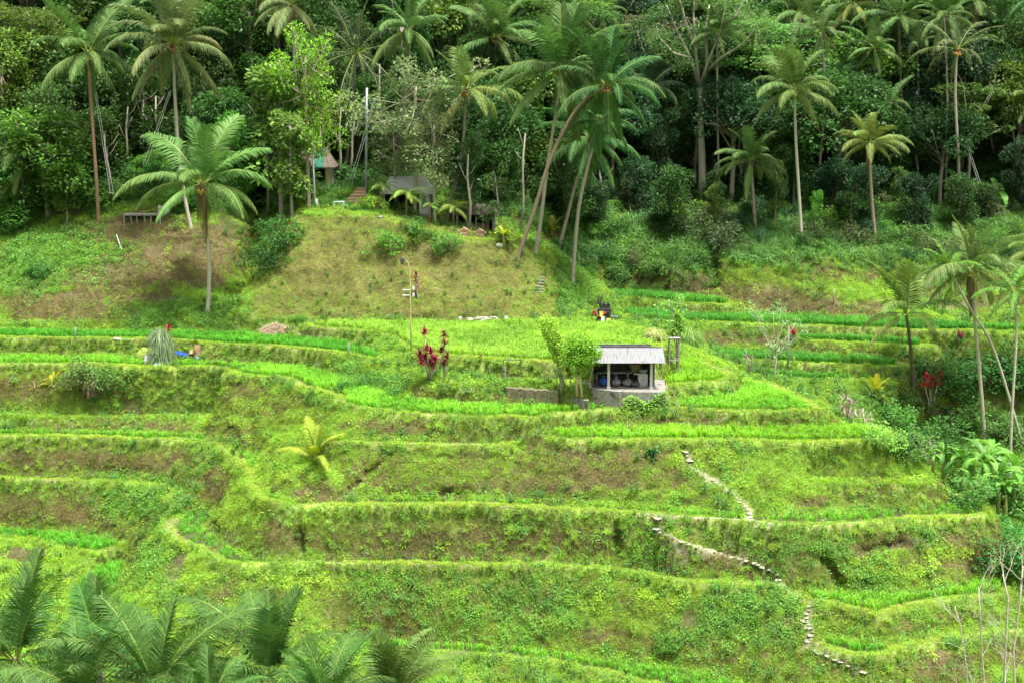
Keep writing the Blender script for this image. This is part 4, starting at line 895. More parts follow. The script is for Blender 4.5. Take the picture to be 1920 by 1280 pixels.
tree_px('olive-grey leafed tree left of the pale spreading tree', 'open', 1185, 30, (.15,.16,.075), ub=1185, y=148, seed=0, wide=1.5)
tree_px('olive-brown tree above the dim gully palm', 'round', 1250, 60, (.11,.13,.05), ub=1245, y=152, seed=1, wide=1.0)
tree_px('bright vine-covered tree on the right bank', 'tall', 1527, 355, (.11,.3,.04), ub=1527, vb=445, seed=0, wide=.9)
tree_px('rounded light bush tree left of the short yellowish palm', 'sapling', 1600, 360, (.08,.2,.04), ub=1600, vb=440, seed=1, wide=1.3)
for k, (u, vt, vb, c, lab) in enumerate([(1655,788,842,(.2,.38,.06),'light lime bush at the edge of the right valley'),(1745,775,850,(.07,.2,.04),'dark leafy bush behind the twiggy stems, right valley'),(1800,735,800,(.08,.21,.04),'round green bush left of the two pale trunks'),
        (1880,760,830,(.09,.24,.05),'bright bush between the pale trunks at the right edge'),(1760,650,720,(.06,.18,.04),'dark bush above the lower red shrub'),(1845,650,735,(.07,.19,.04),'green bush under the tall valley palm'),(1905,640,730,(.06,.17,.035),'deep green bush at the right edge by the areca palm'),
        (1905,965,1050,(.05,.2,.035),'low deep green bush beside the broken brown bank'),(1700,795,850,(.1,.24,.05),'leafy bush over the small dark paddy'),(1890,1010,1080,(.06,.2,.04),'green bush below the banana clump'),(1672,745,800,(.1,.25,.04),'green bush below the small yellow-green palm'),(1695,722,775,(.08,.2,.04),'bush at the foot of the dark-trunked palm'),(1715,790,835,(.12,.28,.05),'low bright bush left of the banana clump'),(1655,715,760,(.14,.28,.05),'light bush behind the small yellow-green palm'),(1790,872,925,(.1,.26,.05),'bush at the feet of the banana clump, left end'),(1828,888,945,(.09,.24,.04),'bush at the feet of the banana clump, middle'),(1870,885,950,(.12,.28,.05),'bush at the feet of the banana clump, right of middle'),(1905,880,950,(.08,.22,.04),'bush at the feet of the banana clump, right end')]):
    tree_px(lab, 'bush', u, vt, c, vb=vb, seed=k, wide=1.15)
for k, (u, vt, vb, c, lab) in enumerate([(205,676,735,(.1,.25,.04),'lush bush beside the brown twiggy bush on the left bank'),(162,664,726,(.13,.24,.07),'grey-green twiggy bush on the left bank'),(735,420,470,(.12,.32,.045),'bright shrub under the stilt table'),(690,355,395,(.2,.36,.04),'conical yellow-green shrub beside the garden steps'),
        (775,405,440,(.05,.16,.03),'dark shrub in front of the thatched pavilion'),(840,430,470,(.12,.27,.05),'shrub at the right end of the mound edge'),(945,415,450,(.2,.3,.04),'yellowish clipped shrub by the small yellow banana'),(1060,440,480,(.06,.18,.04),'shrub under the low drooping palm'),
        (1160,585,603,(.1,.2,.05),'small shrub beside the black shrine'),(500,440,500,(.05,.17,.035),'dark green shrub in the gully mouth'),(520,400,455,(.07,.2,.04),'leafy shrub at the left end of the mound'),(80,480,520,(.08,.2,.04),'low shrub on the left slope'),
        (1100,450,495,(.05,.16,.05),'rounded bush on the far grassy hill'),(1155,485,520,(.08,.24,.05),'low bush on the grassy bay slope'),(1345,400,470,(.09,.14,.06),'dull brushy bush at the left end of the right bank'),(1250,1185,1215,(.1,.28,.04),'low bush on the lower centre bank'),
        (640,705,735,(.09,.27,.04),'green shrub on the curve of the long terrace'),(690,690,725,(.1,.28,.04),'leafy shrub below the end of the dark rice strip'),(740,715,745,(.09,.25,.04),'shrub left of the red shrubs on the ledge'),(1160,420,440,(.06,.17,.04),'small bush at the foot of the bay forest'),
        (560,585,607,(.1,.28,.03),'low bush at the left foot of the mound'),(870,380,412,(.06,.17,.03),'dark shrub by the pavilion corner'),(810,425,450,(.14,.3,.05),'light shrub on the mound edge'),(655,350,372,(.16,.3,.04),'clipped hedge shrub at the top of the garden steps')]):
    tree_px(lab, 'bush', u, vt, c, vb=vb, seed=k+20, wide=1.0)
# the pale spreading tree: long bare trunk, forked, thin crown
def pale_tree():
    b = at_y(1318, 330, 131); b = (b[0], 131, ground(b[0], 131)); root = thing('spreading_tree', 'tall tree with pale bare trunk forking into wide branches below the sky gap', 'tree', b)
    P = lambda u, v, dy=0: Vector(at_y(u, v, 131+dy))-Vector(b)
    mb = MB(); mb.tube([Vector((0,0,-.5)), P(1317,330), P(1314,240), P(1312,165)], [.42,.36,.3,.27], 9)
    br = [[(1312,165),(1304,90,0),(1300,20,1),(1306,-40,2)],[(1312,165),(1326,120,-1),(1350,60,-1),(1362,0,-2)],[(1312,165),(1296,110,1),(1270,60,2),(1250,10,3)],[(1320,140),(1350,110,-2),(1390,85,-3),(1420,50,-4)],[(1304,90),(1285,40,1),(1275,0,1)],[(1326,120),(1322,60,1),(1330,10,2)],[(1300,20),(1318,-10,0),(1335,-40,0)],[(1296,110),(1262,100,-1),(1235,70,-2)],[(1350,60),(1380,30,0),(1400,-10,0)]]
    for i, q in enumerate(br): mb.tube([P(*x) for x in q], [.18,.12,.08,.04][:len(q)], 6)
    t = mb.obj('trunk', M_BARK, root, True); t.color = (.46,.43,.37,1)
    cb = MB(); r = random.Random(3)
    for (u, v, dy) in [(1250,20,2),(1235,70,-2),(1275,5,1),(1300,-20,1),(1335,0,0),(1362,5,-2),(1400,5,0),(1420,45,-4),(1390,80,-3),(1262,95,-1),(1330,60,1),(1350,35,-1),(1285,120,-1),(1345,110,-1),(1225,35,2)]:
        c = P(u, v, dy); bt = r.uniform(.8,1.2)
        for _ in range(380):
            d = Vector((r.gauss(0,1), r.gauss(0,1), r.gauss(0,.5))); p = c+d*.85; leafq(cb, p, (r.gauss(0,1), r.gauss(0,1), -.3), (0,.2,1), .26, .14, bt*r.uniform(.7,1.3))
    c_ = cb.obj('crown', M_LEAF, root); c_.color = (.14,.25,.07,1)
pale_tree()
# the forest on the hillside
r = random.Random(21); taken = []
MARKS = [(20,'at the left edge'),(110,'behind the bamboo fence'),(175,'behind the reddish-trunked palm'),(250,'between the two tall left palms'),(330,'behind the white-trunked palm'),(410,'behind the big front palm'),(480,'above the dark gully'),(545,'behind the large-leaved pale trees'),(600,'behind the green-roofed hut'),
 (655,'behind the garden steps'),(700,'beside the blue-grey pole'),(760,'behind the thatched pavilion'),(820,'behind the grey-green open trees'),(875,'behind the palm with yellow lower fronds'),(930,'behind the dark open hut'),(990,'left of the tallest leaning palm'),(1050,'behind the tallest leaning palm'),(1110,'behind the mossy-trunked palm'),
 (1165,'right of the leaning palms'),(1225,'behind the dim gully palm'),(1280,'under the sky gap'),(1320,'behind the pale spreading tree'),(1365,'right of the pale spreading tree'),(1410,'behind the short dense palm'),(1455,'left of the straight-trunked palm'),(1500,'behind the straight-trunked palm'),(1560,'right of the straight-trunked palm'),
 (1630,'behind the yellowish short palm'),(1690,'under the long-fronded top palm'),(1745,'left of the wind-blown palm'),(1800,'behind the wind-blown palm'),(1850,'right of the wind-blown palm'),(1910,'at the right edge')]
SHP = {'round':'round-headed','low':'bushy','tall':'column-shaped','layered':'flat-layered'}
FK = {'d': ('dark broad-leaved tree packed in the hillside forest', 'dark trees of the hillside forest', (.045,.115,.027)), 'm': ('mid-green broad-leaved tree packed in the hillside forest', 'mid-green trees of the hillside forest', (.072,.17,.036)),
      'y': ('yellow-green tree lightening the hillside forest', 'yellow-green trees of the hillside forest', (.13,.25,.045)), 'b': ('bluish-dark tree deep in the hillside forest', 'bluish-dark trees of the hillside forest', (.04,.105,.042)), 'o': ('olive-grey tree high in the hillside forest', 'olive-grey trees of the hillside forest', (.12,.135,.06))}
nfor = 0
for it in range(6000):
    y = 118+72*(r.random()**.8); hw = y*960/2667*1.12+3; x = r.uniform(-hw, hw)
    u, v = to_px(x, y, ground(x, y))
    if y < 121.2 and u > 1060: continue
    if y < 120.5 and 560 < u < 720: continue
    if 1200 < u < 1305 and y > 138: continue
    dmin = 3.0+(y-118)*.04
    if any((x-a)**2+(y-b_)**2 < dmin*dmin for a, b_ in taken): continue
    taken.append((x, y)); q = r.random()
    if u < 250: kk = 'y' if q < .25 else ('m' if q < .75 else 'd')
    elif u < 700: kk = 'd' if q < .65 else 'm'
    elif u < 1100: kk = 'd' if q < .5 else ('m' if q < .85 else 'y')
    elif u < 1330: kk = 'o' if (q < .3 and v < 200) else ('b' if q < .75 else 'd')
    else: kk = 'b' if q < .25 else ('m' if q < .6 else ('d' if q < .82 else 'y'))
    lab, grp, c = FK[kk]; kind = r.choice(['round','low','low','tall','layered' if kk in 'ym' else 'round'])
    if y < 126: kind = 'low' if r.random() < .75 else 'tall'
    h = r.uniform(8, 13)*(1+(y-118)*.006)
    if y < 126: h *= .8
    if u > 1060 and y < 127: h *= .62
    if 1190 < u < 1330 and y > 140: h *= .8
    qv = r.uniform(.6,1.15); cc = tuple(k_*qv*r.uniform(.92,1.08) for k_ in c)
    mk = min(MARKS, key=lambda q_: abs(q_[0]-u))[1]; row = 'at the forest edge' if y < 128 else ('low in the forest' if y < 142 else ('halfway up the forest' if y < 162 else 'high in the forest'))
    lab = '%s %s tree %s %s' % ({'d':'dark','m':'mid-green','y':'yellow-green','b':'bluish-dark','o':'olive-grey'}[kk], SHP[kind], row, mk)
    tree(lab, kind, (x, y, ground(x, y)), h, cc, tcol=r.choice([GRY, DRK, (.38,.35,.3)]), wide=r.uniform(.85,1.2), seed=it, group=grp, name='forest_tree'); nfor += 1
print('forest trees', nfor)
# bare pale stems standing in the dark under the canopy
for k, (u0, v0, u1, v1, y) in enumerate([(205,345,196,250,115),(235,340,240,200,119),(300,330,292,180,120),(634,345,640,200,118),(652,350,668,210,119),(500,300,490,120,116),(612,360,600,230,118),(715,250,712,120,121),(1130,420,1125,300,124),(1345,400,1340,300,133),(1385,380,1388,250,134),(1440,390,1445,270,134),(1585,420,1570,250,131),(1715,300,1720,170,135),(1720,400,1716,230,131),(1268,390,1240,240,133),(1655,330,1650,200,134),(1905,350,1900,200,132),(975,420,985,250,114),(880,445,878,290,108.5)]):
    b = at_y(u0, v0, y); g_ = ground(b[0], y); t_ = at_y(u1, v1, y); mk = min(MARKS, key=lambda q_: abs(q_[0]-u0))[1]; root = thing('bare_tree', 'thin pale bare tree in the forest shade '+mk, 'tree', (b[0], y, g_), 0, 'thin bare trunks in the forest shade')
    mb = MB(); top = Vector(t_)-Vector((b[0], y, g_)); mb.tube([(0,0,-.4), tuple(top*.35+Vector((.12,0,0))), tuple(top*.7-Vector((.1,0,0))), tuple(top)], [.13,.11,.09,.05], 6)
    for j in range(4):
        q = .5+.12*j; a = top*q; d = Vector((rnd.uniform(-1,1), rnd.uniform(-.6,.6), rnd.uniform(.3,1))); mb.tube([tuple(a), tuple(a+d*.7), tuple(a+d*1.3+Vector((0,0,.3)))], [.04,.03,.012], 4)
    o = mb.obj('trunk', M_BARK, root, True); o.color = (.36,.33,.28,1)

r = random.Random(33); nb = 0; tk = []
for it in range(900):
    u = r.uniform(1085, 1910); y = r.uniform(117, 126); x = at_y(u, 450, y)[0]; z = ground(x, y); uu, v = to_px(x, y, z)
    if v > 545 or v < 360 or any((x-a)**2+(y-c)**2 < 3.2 for a, c in tk): continue
    if (1330 < uu < 1700 and v > 462) or (uu < 1335 and 440 < v and r.random() < .85): continue
    if y < 121 and r.random() < .55: continue
    tk.append((x, y)); nb += 1; sz = r.uniform(1.1, 2.6)*(1.25 if y > 125 else .8)
    kd = r.choice(['bush','bush','sapling','low']) if y > 124 else 'bush'
    cn, cc = r.choice([('dark green',(.045,.12,.03)),('mid-green',(.08,.18,.035)),('bright green',(.12,.28,.045)),('dull olive',(.12,.16,.06)),('bluish-green',(.04,.12,.05))])
    mk = min(MARKS, key=lambda q_: abs(q_[0]-uu))[1]; row = 'on the grassy slope' if y < 121 else ('below the forest edge' if y < 125.5 else 'under the forest edge')
    tree('%s %s %s %s' % (cn, {'bush':'bush','sapling':'leafy shrub','low':'thicket'}[kd], row, mk), kd, (x, y, z), sz*(1.5 if kd == 'low' else 1), cc, wide=1.2, seed=it, group='bushes below the right forest', name='bush', cat='bush')
r = random.Random(35)
for it in range(26):
    u = r.uniform(-10, 545); y = r.uniform(111.5, 117); x = at_y(u, 400, y)[0]; mk = min(MARKS, key=lambda q_: abs(q_[0]-u))[1]
    if 215 < u < 330: y += 3
    cn, cc = r.choice([('dark green',(.045,.12,.03)),('mid-green',(.075,.19,.035)),('bright green',(.1,.26,.04))]); kd = r.choice(['bush','low','bush'])
    tree('%s %s at the left forest edge %s' % (cn, {'bush':'bush','low':'thicket bush'}[kd], mk), kd, (x, y, ground(x, y)), r.uniform(1.4, 2.6)*(1.3 if kd == 'low' else 1), cc, wide=1.3, seed=it+3, group='bushes along the left forest edge', name='bush', cat='bush')

# tree ferns in the pavilion garden
def tree_fern(label, u, vb, vc, rpx, y, n, seed, col):
    x = at_y(u, vb, y)[0]; b = (x, y, ground(x, y)); root = thing('tree_fern', label, 'fern', b, 0, 'tree ferns in the pavilion garden'); c = Vector(at_y(u, vc, y))-Vector(b); rr = random.Random(seed)
    mb = MB(); mb.tube([(0,0,-.2), tuple(c*.5), tuple(c)], [.1,.09,.07], 7); t = mb.obj('trunk', M_BARK, root, True); t.color = (.2,.15,.1,1)
    sc = rpx/(FPX/y)/4.0
    for i in range(n):
        f = link('frond', LIB_FAR[[3,4,4,5,5,6][i % 6]][i % 2], root); f.location = c; f.rotation_euler = (0,0,i*2.4+rr.uniform(-.2,.2)); s_ = sc*rr.uniform(.85,1.1); f.scale = (s_,s_,s_); g = rr.uniform(.85,1.15); f.color = (col[0]*g, col[1]*g, col[2], 1)
tree_fern('big yellow-green tree fern spreading in front of the thatched pavilion', 762, 400, 362, 40, 108.8, 12, 1, (.26,.40,.07))
tree_fern('small tree fern at the left corner of the thatched pavilion', 716, 395, 350, 28, 110.0, 9, 2, (.22,.36,.08))
tree_fern('tree fern with an orange frond right of the thatched pavilion', 850, 420, 388, 36, 109.2, 10, 3, (.24,.34,.07))
tree_fern('low tree fern under the grey-green trees', 806, 412, 384, 24, 108.6, 9, 4, (.2,.36,.07))
# ---------------------------------------------------------------- built things
M_CONC = solid_mat('concrete', [(.09,.085,.07),(.27,.26,.23),(.17,.16,.14)], 2.5, .85, .4)
M_CONCL = solid_mat('pale_concrete', [(.42,.41,.39),(.62,.61,.58)], 5, .8, .2)
M_METAL = solid_mat('weathered_zinc', [(.17,.17,.175),(.27,.275,.28),(.235,.24,.245)], 2.2, .5, .1, stretch=(4,.5,1))
M_DARKM = solid_mat('dark_metal', [(.05,.05,.05),(.12,.12,.12)], 4, .6, .2)
M_WOOD = solid_mat('old_wood', [(.09,.06,.04),(.22,.16,.1)], 8, .8, .4, stretch=(1,1,.2))
M_BAMB = solid_mat('bamboo', [(.42,.33,.15),(.58,.48,.25)], 9, .6, .2, stretch=(1,1,.3))
M_GREYW = solid_mat('grey_wood', [(.2,.19,.17),(.36,.34,.3)], 8, .8, .4, stretch=(1,1,.2))
M_THATCH = solid_mat('thatch', [(.07,.055,.04),(.16,.13,.10),(.11,.09,.07)], 14, .95, .9, stretch=(1,1,.25))
M_THATG = solid_mat('grey_thatch', [(.36,.36,.31),(.6,.6,.53),(.48,.48,.42)], 10, .95, .9, stretch=(1,1,.25))
M_GREEN = solid_mat('green_tarp', [(.008,.10,.06),(.015,.17,.10)], 3, .5, .2)
M_BLUE = solid_mat('blue_tarp', [(.02,.08,.35),(.04,.16,.55)], 4, .45, .6)
M_WHITE = solid_mat('white_cloth', [(.6,.6,.58),(.82,.82,.8)], 4, .8, .4)
M_TEAL = solid_mat('pale_teal_sheet', [(.35,.58,.58),(.55,.75,.76)], 2, .6, .2)
M_YEL = solid_mat('yellow_cloth', [(.6,.48,.08),(.8,.66,.2)], 5, .8, .3)
M_RED = solid_mat('red_cloth', [(.45,.04,.03),(.6,.1,.06)], 5, .8, .3)
M_STONE = solid_mat('path_stone', [(.22,.21,.16),(.42,.4,.33)], 3, .9, .5)
M_BLACKST = solid_mat('black_stone', [(.02,.02,.022),(.07,.07,.07)], 6, .9, .6)
M_MOSS = solid_mat('mossy_stone', [(.07,.08,.04),(.2,.17,.11),(.12,.11,.06)], 5, .95, .8)
M_STEP = solid_mat('brown_steps', [(.16,.11,.06),(.30,.22,.12)], 5, .9, .6)
M_STRAW = solid_mat('straw', [(.32,.24,.14),(.55,.44,.29)], 12, .95, .8)
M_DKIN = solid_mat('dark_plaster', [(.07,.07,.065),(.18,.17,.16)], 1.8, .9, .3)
M_BASK = solid_mat('basket', [(.16,.10,.05),(.40,.28,.16)], 22, .9, .8)
M_BAG = solid_mat('plastic_bags', [(.10,.11,.12),(.42,.41,.4)], 9, .6, .8)
M_GLASS = solid_mat('window_glass', [(.10,.18,.22),(.2,.3,.36)], 2, .15, .0)
M_REDL = leaf_mat('red_leaves', 'object', trans=.25, gloss=.08)
def V(p, b): return tuple(Vector(p)-Vector(b))
def pbox(mb, u0, v0, u1, v1, y, d, b, mi=0, tone=1.0):
    """box whose front face is seen between two picture corners at distance y and goes back by d"""
    a = at_y(u0, v0, y); c = at_y(u1, v1, y)
    mb.box(((a[0]+c[0])/2-b[0], y+d/2-b[1], (a[2]+c[2])/2-b[2]), (abs(c[0]-a[0]), d, abs(a[2]-c[2])), 0, mi, tone)
def one(name, label, cat, base, fn, mats, group=None, smooth=False):
    mb = MB(); fn(mb); o = mb.obj(name, mats, None, smooth); o.location = base; return tag(o, label, cat, group)

# --- the open hut with the zinc roof
yf = at_z(1150, 729, Z['T1']+.12)[1]; zt = Z['T1']+.12
hb = (at_y(1170, 700, yf)[0], yf, zt)
hut = thing('open_hut', 'small open-fronted concrete hut with a white corrugated roof in the middle of the terraces', 'hut', hb)
X = lambda u: at_y(u, 700, yf)[0]-hb[0]
Zv = lambda v: at_y(1170, v, yf)[2]-hb[2]
xl, xr, xe = X(1113), X(1226), X(1246); zt_ = Zv(678)
mb = MB(); pl = [at_z(u, v, zt)[:2] for u, v in ((1090,722),(1110,728),(1161,734),(1248,735),(1246,712),(1092,708))]
pv = [(x-hb[0], y-hb[1], 0) for x, y in pl]+[(x-hb[0], y-hb[1], -1.25) for x, y in pl]; k6 = len(pl)
mb.add(pv, [tuple(range(k6))]+[(i, i+k6, (i+1) % k6+k6, (i+1) % k6) for i in range(k6)]); mb.obj('platform', M_CONC, hut)
dep = 2.3
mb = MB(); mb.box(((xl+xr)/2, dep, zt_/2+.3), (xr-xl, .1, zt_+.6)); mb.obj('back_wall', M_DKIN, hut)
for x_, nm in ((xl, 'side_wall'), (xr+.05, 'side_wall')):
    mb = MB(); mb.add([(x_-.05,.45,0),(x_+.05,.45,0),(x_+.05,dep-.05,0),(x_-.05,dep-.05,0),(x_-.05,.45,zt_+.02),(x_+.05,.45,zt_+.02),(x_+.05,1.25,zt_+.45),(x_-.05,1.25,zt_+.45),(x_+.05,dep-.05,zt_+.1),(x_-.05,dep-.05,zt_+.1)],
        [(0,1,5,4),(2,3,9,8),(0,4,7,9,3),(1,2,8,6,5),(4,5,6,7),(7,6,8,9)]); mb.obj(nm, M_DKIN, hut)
for u in (1141.5, 1221.5):
    mb = MB(); mb.box((X(u), .12, zt_/2), (.15, .15, zt_)); mb.box((X(u), .12, .06), (.22, .22, .12)); mb.obj('post', M_CONCL, hut)
mb = MB(); mb.box(((xl+xr)/2, .12, zt_+.04), (xr-xl+.3, .1, .09)); mb.obj('beam', M_GREYW, hut)
def corrugated(mb, x0, x1, ya, za, yb, zb, pitch=.085, amp=.018):
    n = int((x1-x0)/pitch*4); vs = []
    for i in range(n+1):
        x = x0+(x1-x0)*i/n; h = amp*math.sin(2*math.pi*(x-x0)/pitch)
        vs += [(x+.0, ya, za+h), (x, yb, zb+h), (x, yb, zb+h-.012), (x, ya, za+h-.012)]
    mb.add(vs, [(i*4+a, (i+1)*4+a, (i+1)*4+(a+1) % 4, i*4+(a+1) % 4) for i in range(n) for a in range(4)])
rf = MB(); corrugated(rf, xl-.05, xe, -.35, zt_+.0, 1.2, zt_+.62); ro = rf.obj('roof', M_METAL, hut)
rf = MB(); corrugated(rf, xl-.3, xe-.25, 2.75, zt_+.02, 1.17, zt_+.615); rf.obj('rear_roof', M_DARKM, hut)
mb = MB(); mb.tube([(xl-.1,1.18,zt_+.64),(xl+.6,1.18,zt_+.665),(xe-.9,1.18,zt_+.665),(xe-.1,1.18,zt_+.63)], .035, 6); mb.obj('ridge_cap', M_DARKM, hut)
mb = MB(); mb.box((xl+.35+ (X(1180)-xl)/2-.1, 1.5, .72), (X(1183)-xl-.1, .7, .09))
for x_ in (xl+.25, X(1158), X(1180)): mb.box((x_, 1.25, .34), (.12, .12, .67))
mb.obj('bench', M_CONC, hut)
mb = MB(); mb.box((X(1208), .95, .36), (.56, .5, .72)); mb.box((X(1203), .95, .745), (.78, .56, .05)); mb.obj('hearth', M_CONCL, hut)
# things kept in the hut
def bag(label, name, u, yy, w, h, mat, cat='bag', z0=.02):
    b = (hb[0]+X(u), hb[1]+yy, hb[2]+z0); r_ = random.Random(int(u)); mb = MB(); mb.blob((0,0,h*.48), (w/2, w*.4, h*.5), 14, 9, 0, 1, .14, r_); mb.tube([(0,0,h*.9),(.03,0,h*1.08),(.08,.02,h*1.15)], [.09,.04,.07], 6)
    o = mb.obj(name, mat, None, True); o.location = b; return tag(o, label, cat)
bag('blue plastic sack on the hut floor behind the left post', 'sack', 1133, .8, .48, .5, M_BLUE)
bag('white plastic sack right of the blue one in the hut', 'sack', 1157, .8, .6, .46, M_BAG)
bag('pale bundle lying in the middle of the hut floor', 'bundle', 1180, .9, .78, .36, M_BAG, 'bundle')
bag('dark sack beside the hearth block in the hut', 'sack', 1193, .6, .55, .32, M_DARKM)
def basket(mb):
    mb.tube([(0,0,0),(0,0,.24),(0,0,.46)], [.32,.38,.42], 14)
    for z_ in (.1,.25,.4): mb.tube([(0,0,z_-.015),(0,0,z_+.015)], [.37+z_*.1]*2, 14, cap=False)
one('basket', 'brown woven basket standing behind the hearth in the hut', 'basket', (hb[0]+X(1196), hb[1]+1.45, hb[2]+.77), basket, M_BASK)
def pot(mb): mb.tube([(0,0,0),(0,0,.05),(0,0,.2),(0,0,.24)], [.2,.25,.26,.3], 16); mb.tube([(-.3,0,.18),(-.36,0,.2)], .02, 5)
one('pot', 'silver cooking pot on top of the hearth in the hut', 'pot', (hb[0]+X(1209), hb[1]+.9, hb[2]+.775), pot, M_METAL)
mb = MB(); b = at_z(1068, 768, Z['T2']);
mb = MB(); r_ = random.Random(8)
for _ in range(1500):
    q = r_.random(); x_ = X(1166)+(X(1252)-X(1166))*q; zz = -1.2+r_.random()**1.4*(.75+.5*math.sin(q*9)*.5+.35*q); leafq(mb, (x_, pl[2][1]-hb[1]-.02-r_.random()*.22+(zz*.1), zz), (r_.gauss(0,1), -abs(r_.gauss(0,.6)), r_.uniform(-.9,.3)), (0,-.6,1), r_.uniform(.08,.2), r_.uniform(.05,.11), r_.uniform(.6,1.35))
o = mb.obj('creeper', M_LEAF); o.location = hb; o.color = (.2,.36,.055,1); tag(o, 'leafy creeper hanging over the right front of the hut platform', 'creeper')
# --- walls by the hut
def wall_prism(name, label, top, h, th, mat, ztop, seed=0):
    pts = [at_z(u, v, ztop) for u, v in top]; b = (pts[0][0], pts[0][1], ztop-h); mb = MB(); r_ = random.Random(seed)
    N_ = 26; f = []; 
    for i in range(N_+1):
        t = i/N_*(len(pts)-1); k = min(int(t), len(pts)-2); p = Vector(pts[k]).lerp(Vector(pts[k+1]), t-k); f.append(p)
    vs = []
    for p in f:
        j = r_.uniform(-.03, .03); q = r_.uniform(-.04, .04)
        vs += [(p.x-b[0], p.y+j-b[1], 0), (p.x-b[0], p.y+j+.03-b[1], h*.5), (p.x-b[0], p.y+j+.05-b[1], h+q), (p.x-b[0], p.y+th-b[1], h+q), (p.x-b[0], p.y+th-b[1], 0)]
    fs = [(i*5+a, (i+1)*5+a, (i+1)*5+(a+1) % 5, i*5+(a+1) % 5) for i in range(N_) for a in range(5)]+[(0,1,2,3,4), tuple(N_*5+a for a in (4,3,2,1,0))]
    mb.add(vs, fs); o = mb.obj(name, mat); o.location = b; return tag(o, label, 'wall')
wall_prism('stone_wall', 'mossy brown stone retaining wall left of the hut trees', [(948,727),(1000,731),(1046,735)], 1.0, .5, M_MOSS, Z['T1']+.06, 2)
wall_prism('low_wall', 'low grey concrete wall at the foot of the hut trees', [(1054,744),(1085,747),(1104,752)], .75, .35, M_CONC, Z['T1']-.35, 3)
# --- clipped bushy trees beside the hut
def hut_tree(label, base_px, y, cols, stems, seed, col):
    x = at_y(base_px[0], base_px[1], y); b = (x[0], y, ground(x[0], y)); root = thing('bushy_tree', label, 'tree', b, 0, None); r_ = random.Random(seed)
    tb = MB(); P = lambda u, v, dy=0: Vector(at_y(u, v, y+dy))-Vector(b)
    for s_ in stems: tb.tube([P(*s_[0])-Vector((0,0,.2))]+[P(*q)+Vector((r_.uniform(-.03,.03),0,0)) for q in s_[1:]], [.085-.012*i for i in range(len(s_))], 7)
    t = tb.obj('trunk', M_BARK, root, True); t.color = (.55,.46,.36,1)
    cb = MB(); ppm = FPX/y/1.02
    for (u, v, rp) in cols:
        c = P(u, v, r_.uniform(-.15,.15)); q = rp/ppm; bt = r_.uniform(.85, 1.15)
        for _ in range(int(420*q*q/.2)):
            d = Vector((r_.gauss(0,1), r_.gauss(0,1), r_.gauss(0,1))).normalized(); p = c+d*q*r_.uniform(.6,1.08); dr = d*.6+Vector((r_.uniform(-.7,.7), r_.uniform(-.7,.7), r_.uniform(-.9,.4)))
            l = r_.uniform(.09,.17); leafq(cb, p, dr, (r_.uniform(-.5,.5), r_.uniform(-.5,.5), 1), l, l*.55, bt*r_.uniform(.7,1.3))
    c_ = cb.obj('crown', M_LEAF, root); c_.color = (*col, 1)
hut_tree('tall narrow clipped lime-green tree, left of the pair by the hut', (1055,728), at_z(1055,730,Z['T1'])[1]+.3, [(1030,612,17),(1036,628,17),(1041,642,15),(1044,655,14),(1048,668,13),(1026,602,12),(1052,680,9)], [[(1055,728),(1050,700),(1044,670),(1036,640)],[(1062,728),(1052,695),(1046,660)]], 1, (.27,.47,.05))
hut_tree('rounded clipped bright green tree with pale trunks, right against the hut roof', (1088,735), at_z(1088,738,Z['T1'])[1]+.1, [(1085,640,21),(1070,650,17),(1100,648,18),(1082,665,19),(1066,672,13),(1098,670,17),(1078,688,13),(1108,668,14),(1118,660,12),(1092,694,12)], [[(1082,735),(1080,705),(1078,670)],[(1091,737),(1088,705),(1092,670)]], 2, (.20,.42,.04))
hut_tree('thin clipped tree on a single bent pale trunk at the hut corner', (1108,752), at_z(1108,752,Z['T2']+.3)[1], [(1112,668,15),(1122,672,12),(1104,678,11),(1106,705,7)], [[(1106,756),(1108,730),(1105,715),(1111,690),(1110,672)]], 3, (.24,.46,.05))
# --- rosette plants
def strap(mb, p, d, l, w, droop, tone, mi=0):
    d = Vector(d).normalized(); s = d.cross(Vector((0,0,1)))
    if s.length < .1: s = Vector((1,0,0))
    s.normalize(); pts = [Vector(p)]; dd = d.copy()
    for _ in range(3): pts.append(pts[-1]+dd*l/3); dd = (dd+Vector((0,0,-droop))).normalized()
    ws = [w*.5, w, w*.8, 0.004]
    vs = []
    for q, ww in zip(pts, ws): vs += [tuple(q-s*ww/2), tuple(q+s*ww/2)]
    mb.add(vs, [(0,1,3,2),(2,3,5,4),(4,5,7,6)], mi, tone)
def rosette(mb, c, n, l, w, r_, lo=-.3, hi=1.3, droop=.25):
    for i in range(n):
        a = r_.uniform(0,6.28); e = r_.uniform(lo, hi); strap(mb, c, (math.cos(a)*math.cos(e), math.sin(a)*math.cos(e), math.sin(e)), l*r_.uniform(.75,1.15), w, droop, r_.uniform(.6,1.4))
def red_plant(label, base, heads, col, seed, l=.38, y=None, name='red_cordyline', w=.09, n=34, tc=(.5,.45,.38), cat='shrub', stemr=.035):
    b = hit(*base) if y is None else (at_y(base[0], base[1], y)[0], y, ground(at_y(base[0], base[1], y)[0], y)); root = thing(name, label, cat, b); r_ = random.Random(seed); tb = MB(); lb = MB()
    for (u, v) in heads:
        p = Vector(at_y(u, v, b[1]+r_.uniform(-.2,.2)))-Vector(b); o = Vector((r_.uniform(-.1,.1), r_.uniform(-.1,.1), -.1)); m_ = o.lerp(p, .5)+Vector((r_.uniform(-.08,.08),0,0)); tb.tube([o, m_, p], [stemr*1.3, stemr, stemr*.7], 6)
        for k in range(3): rosette(lb, tuple(p-Vector((0,0,.1*k))), n//3, l, w, r_)
    t = tb.obj('stem', M_BARK, root, True); t.color = (*tc, 1); c = lb.obj('leaves', M_REDL, root); c.color = (*col, 1); return root
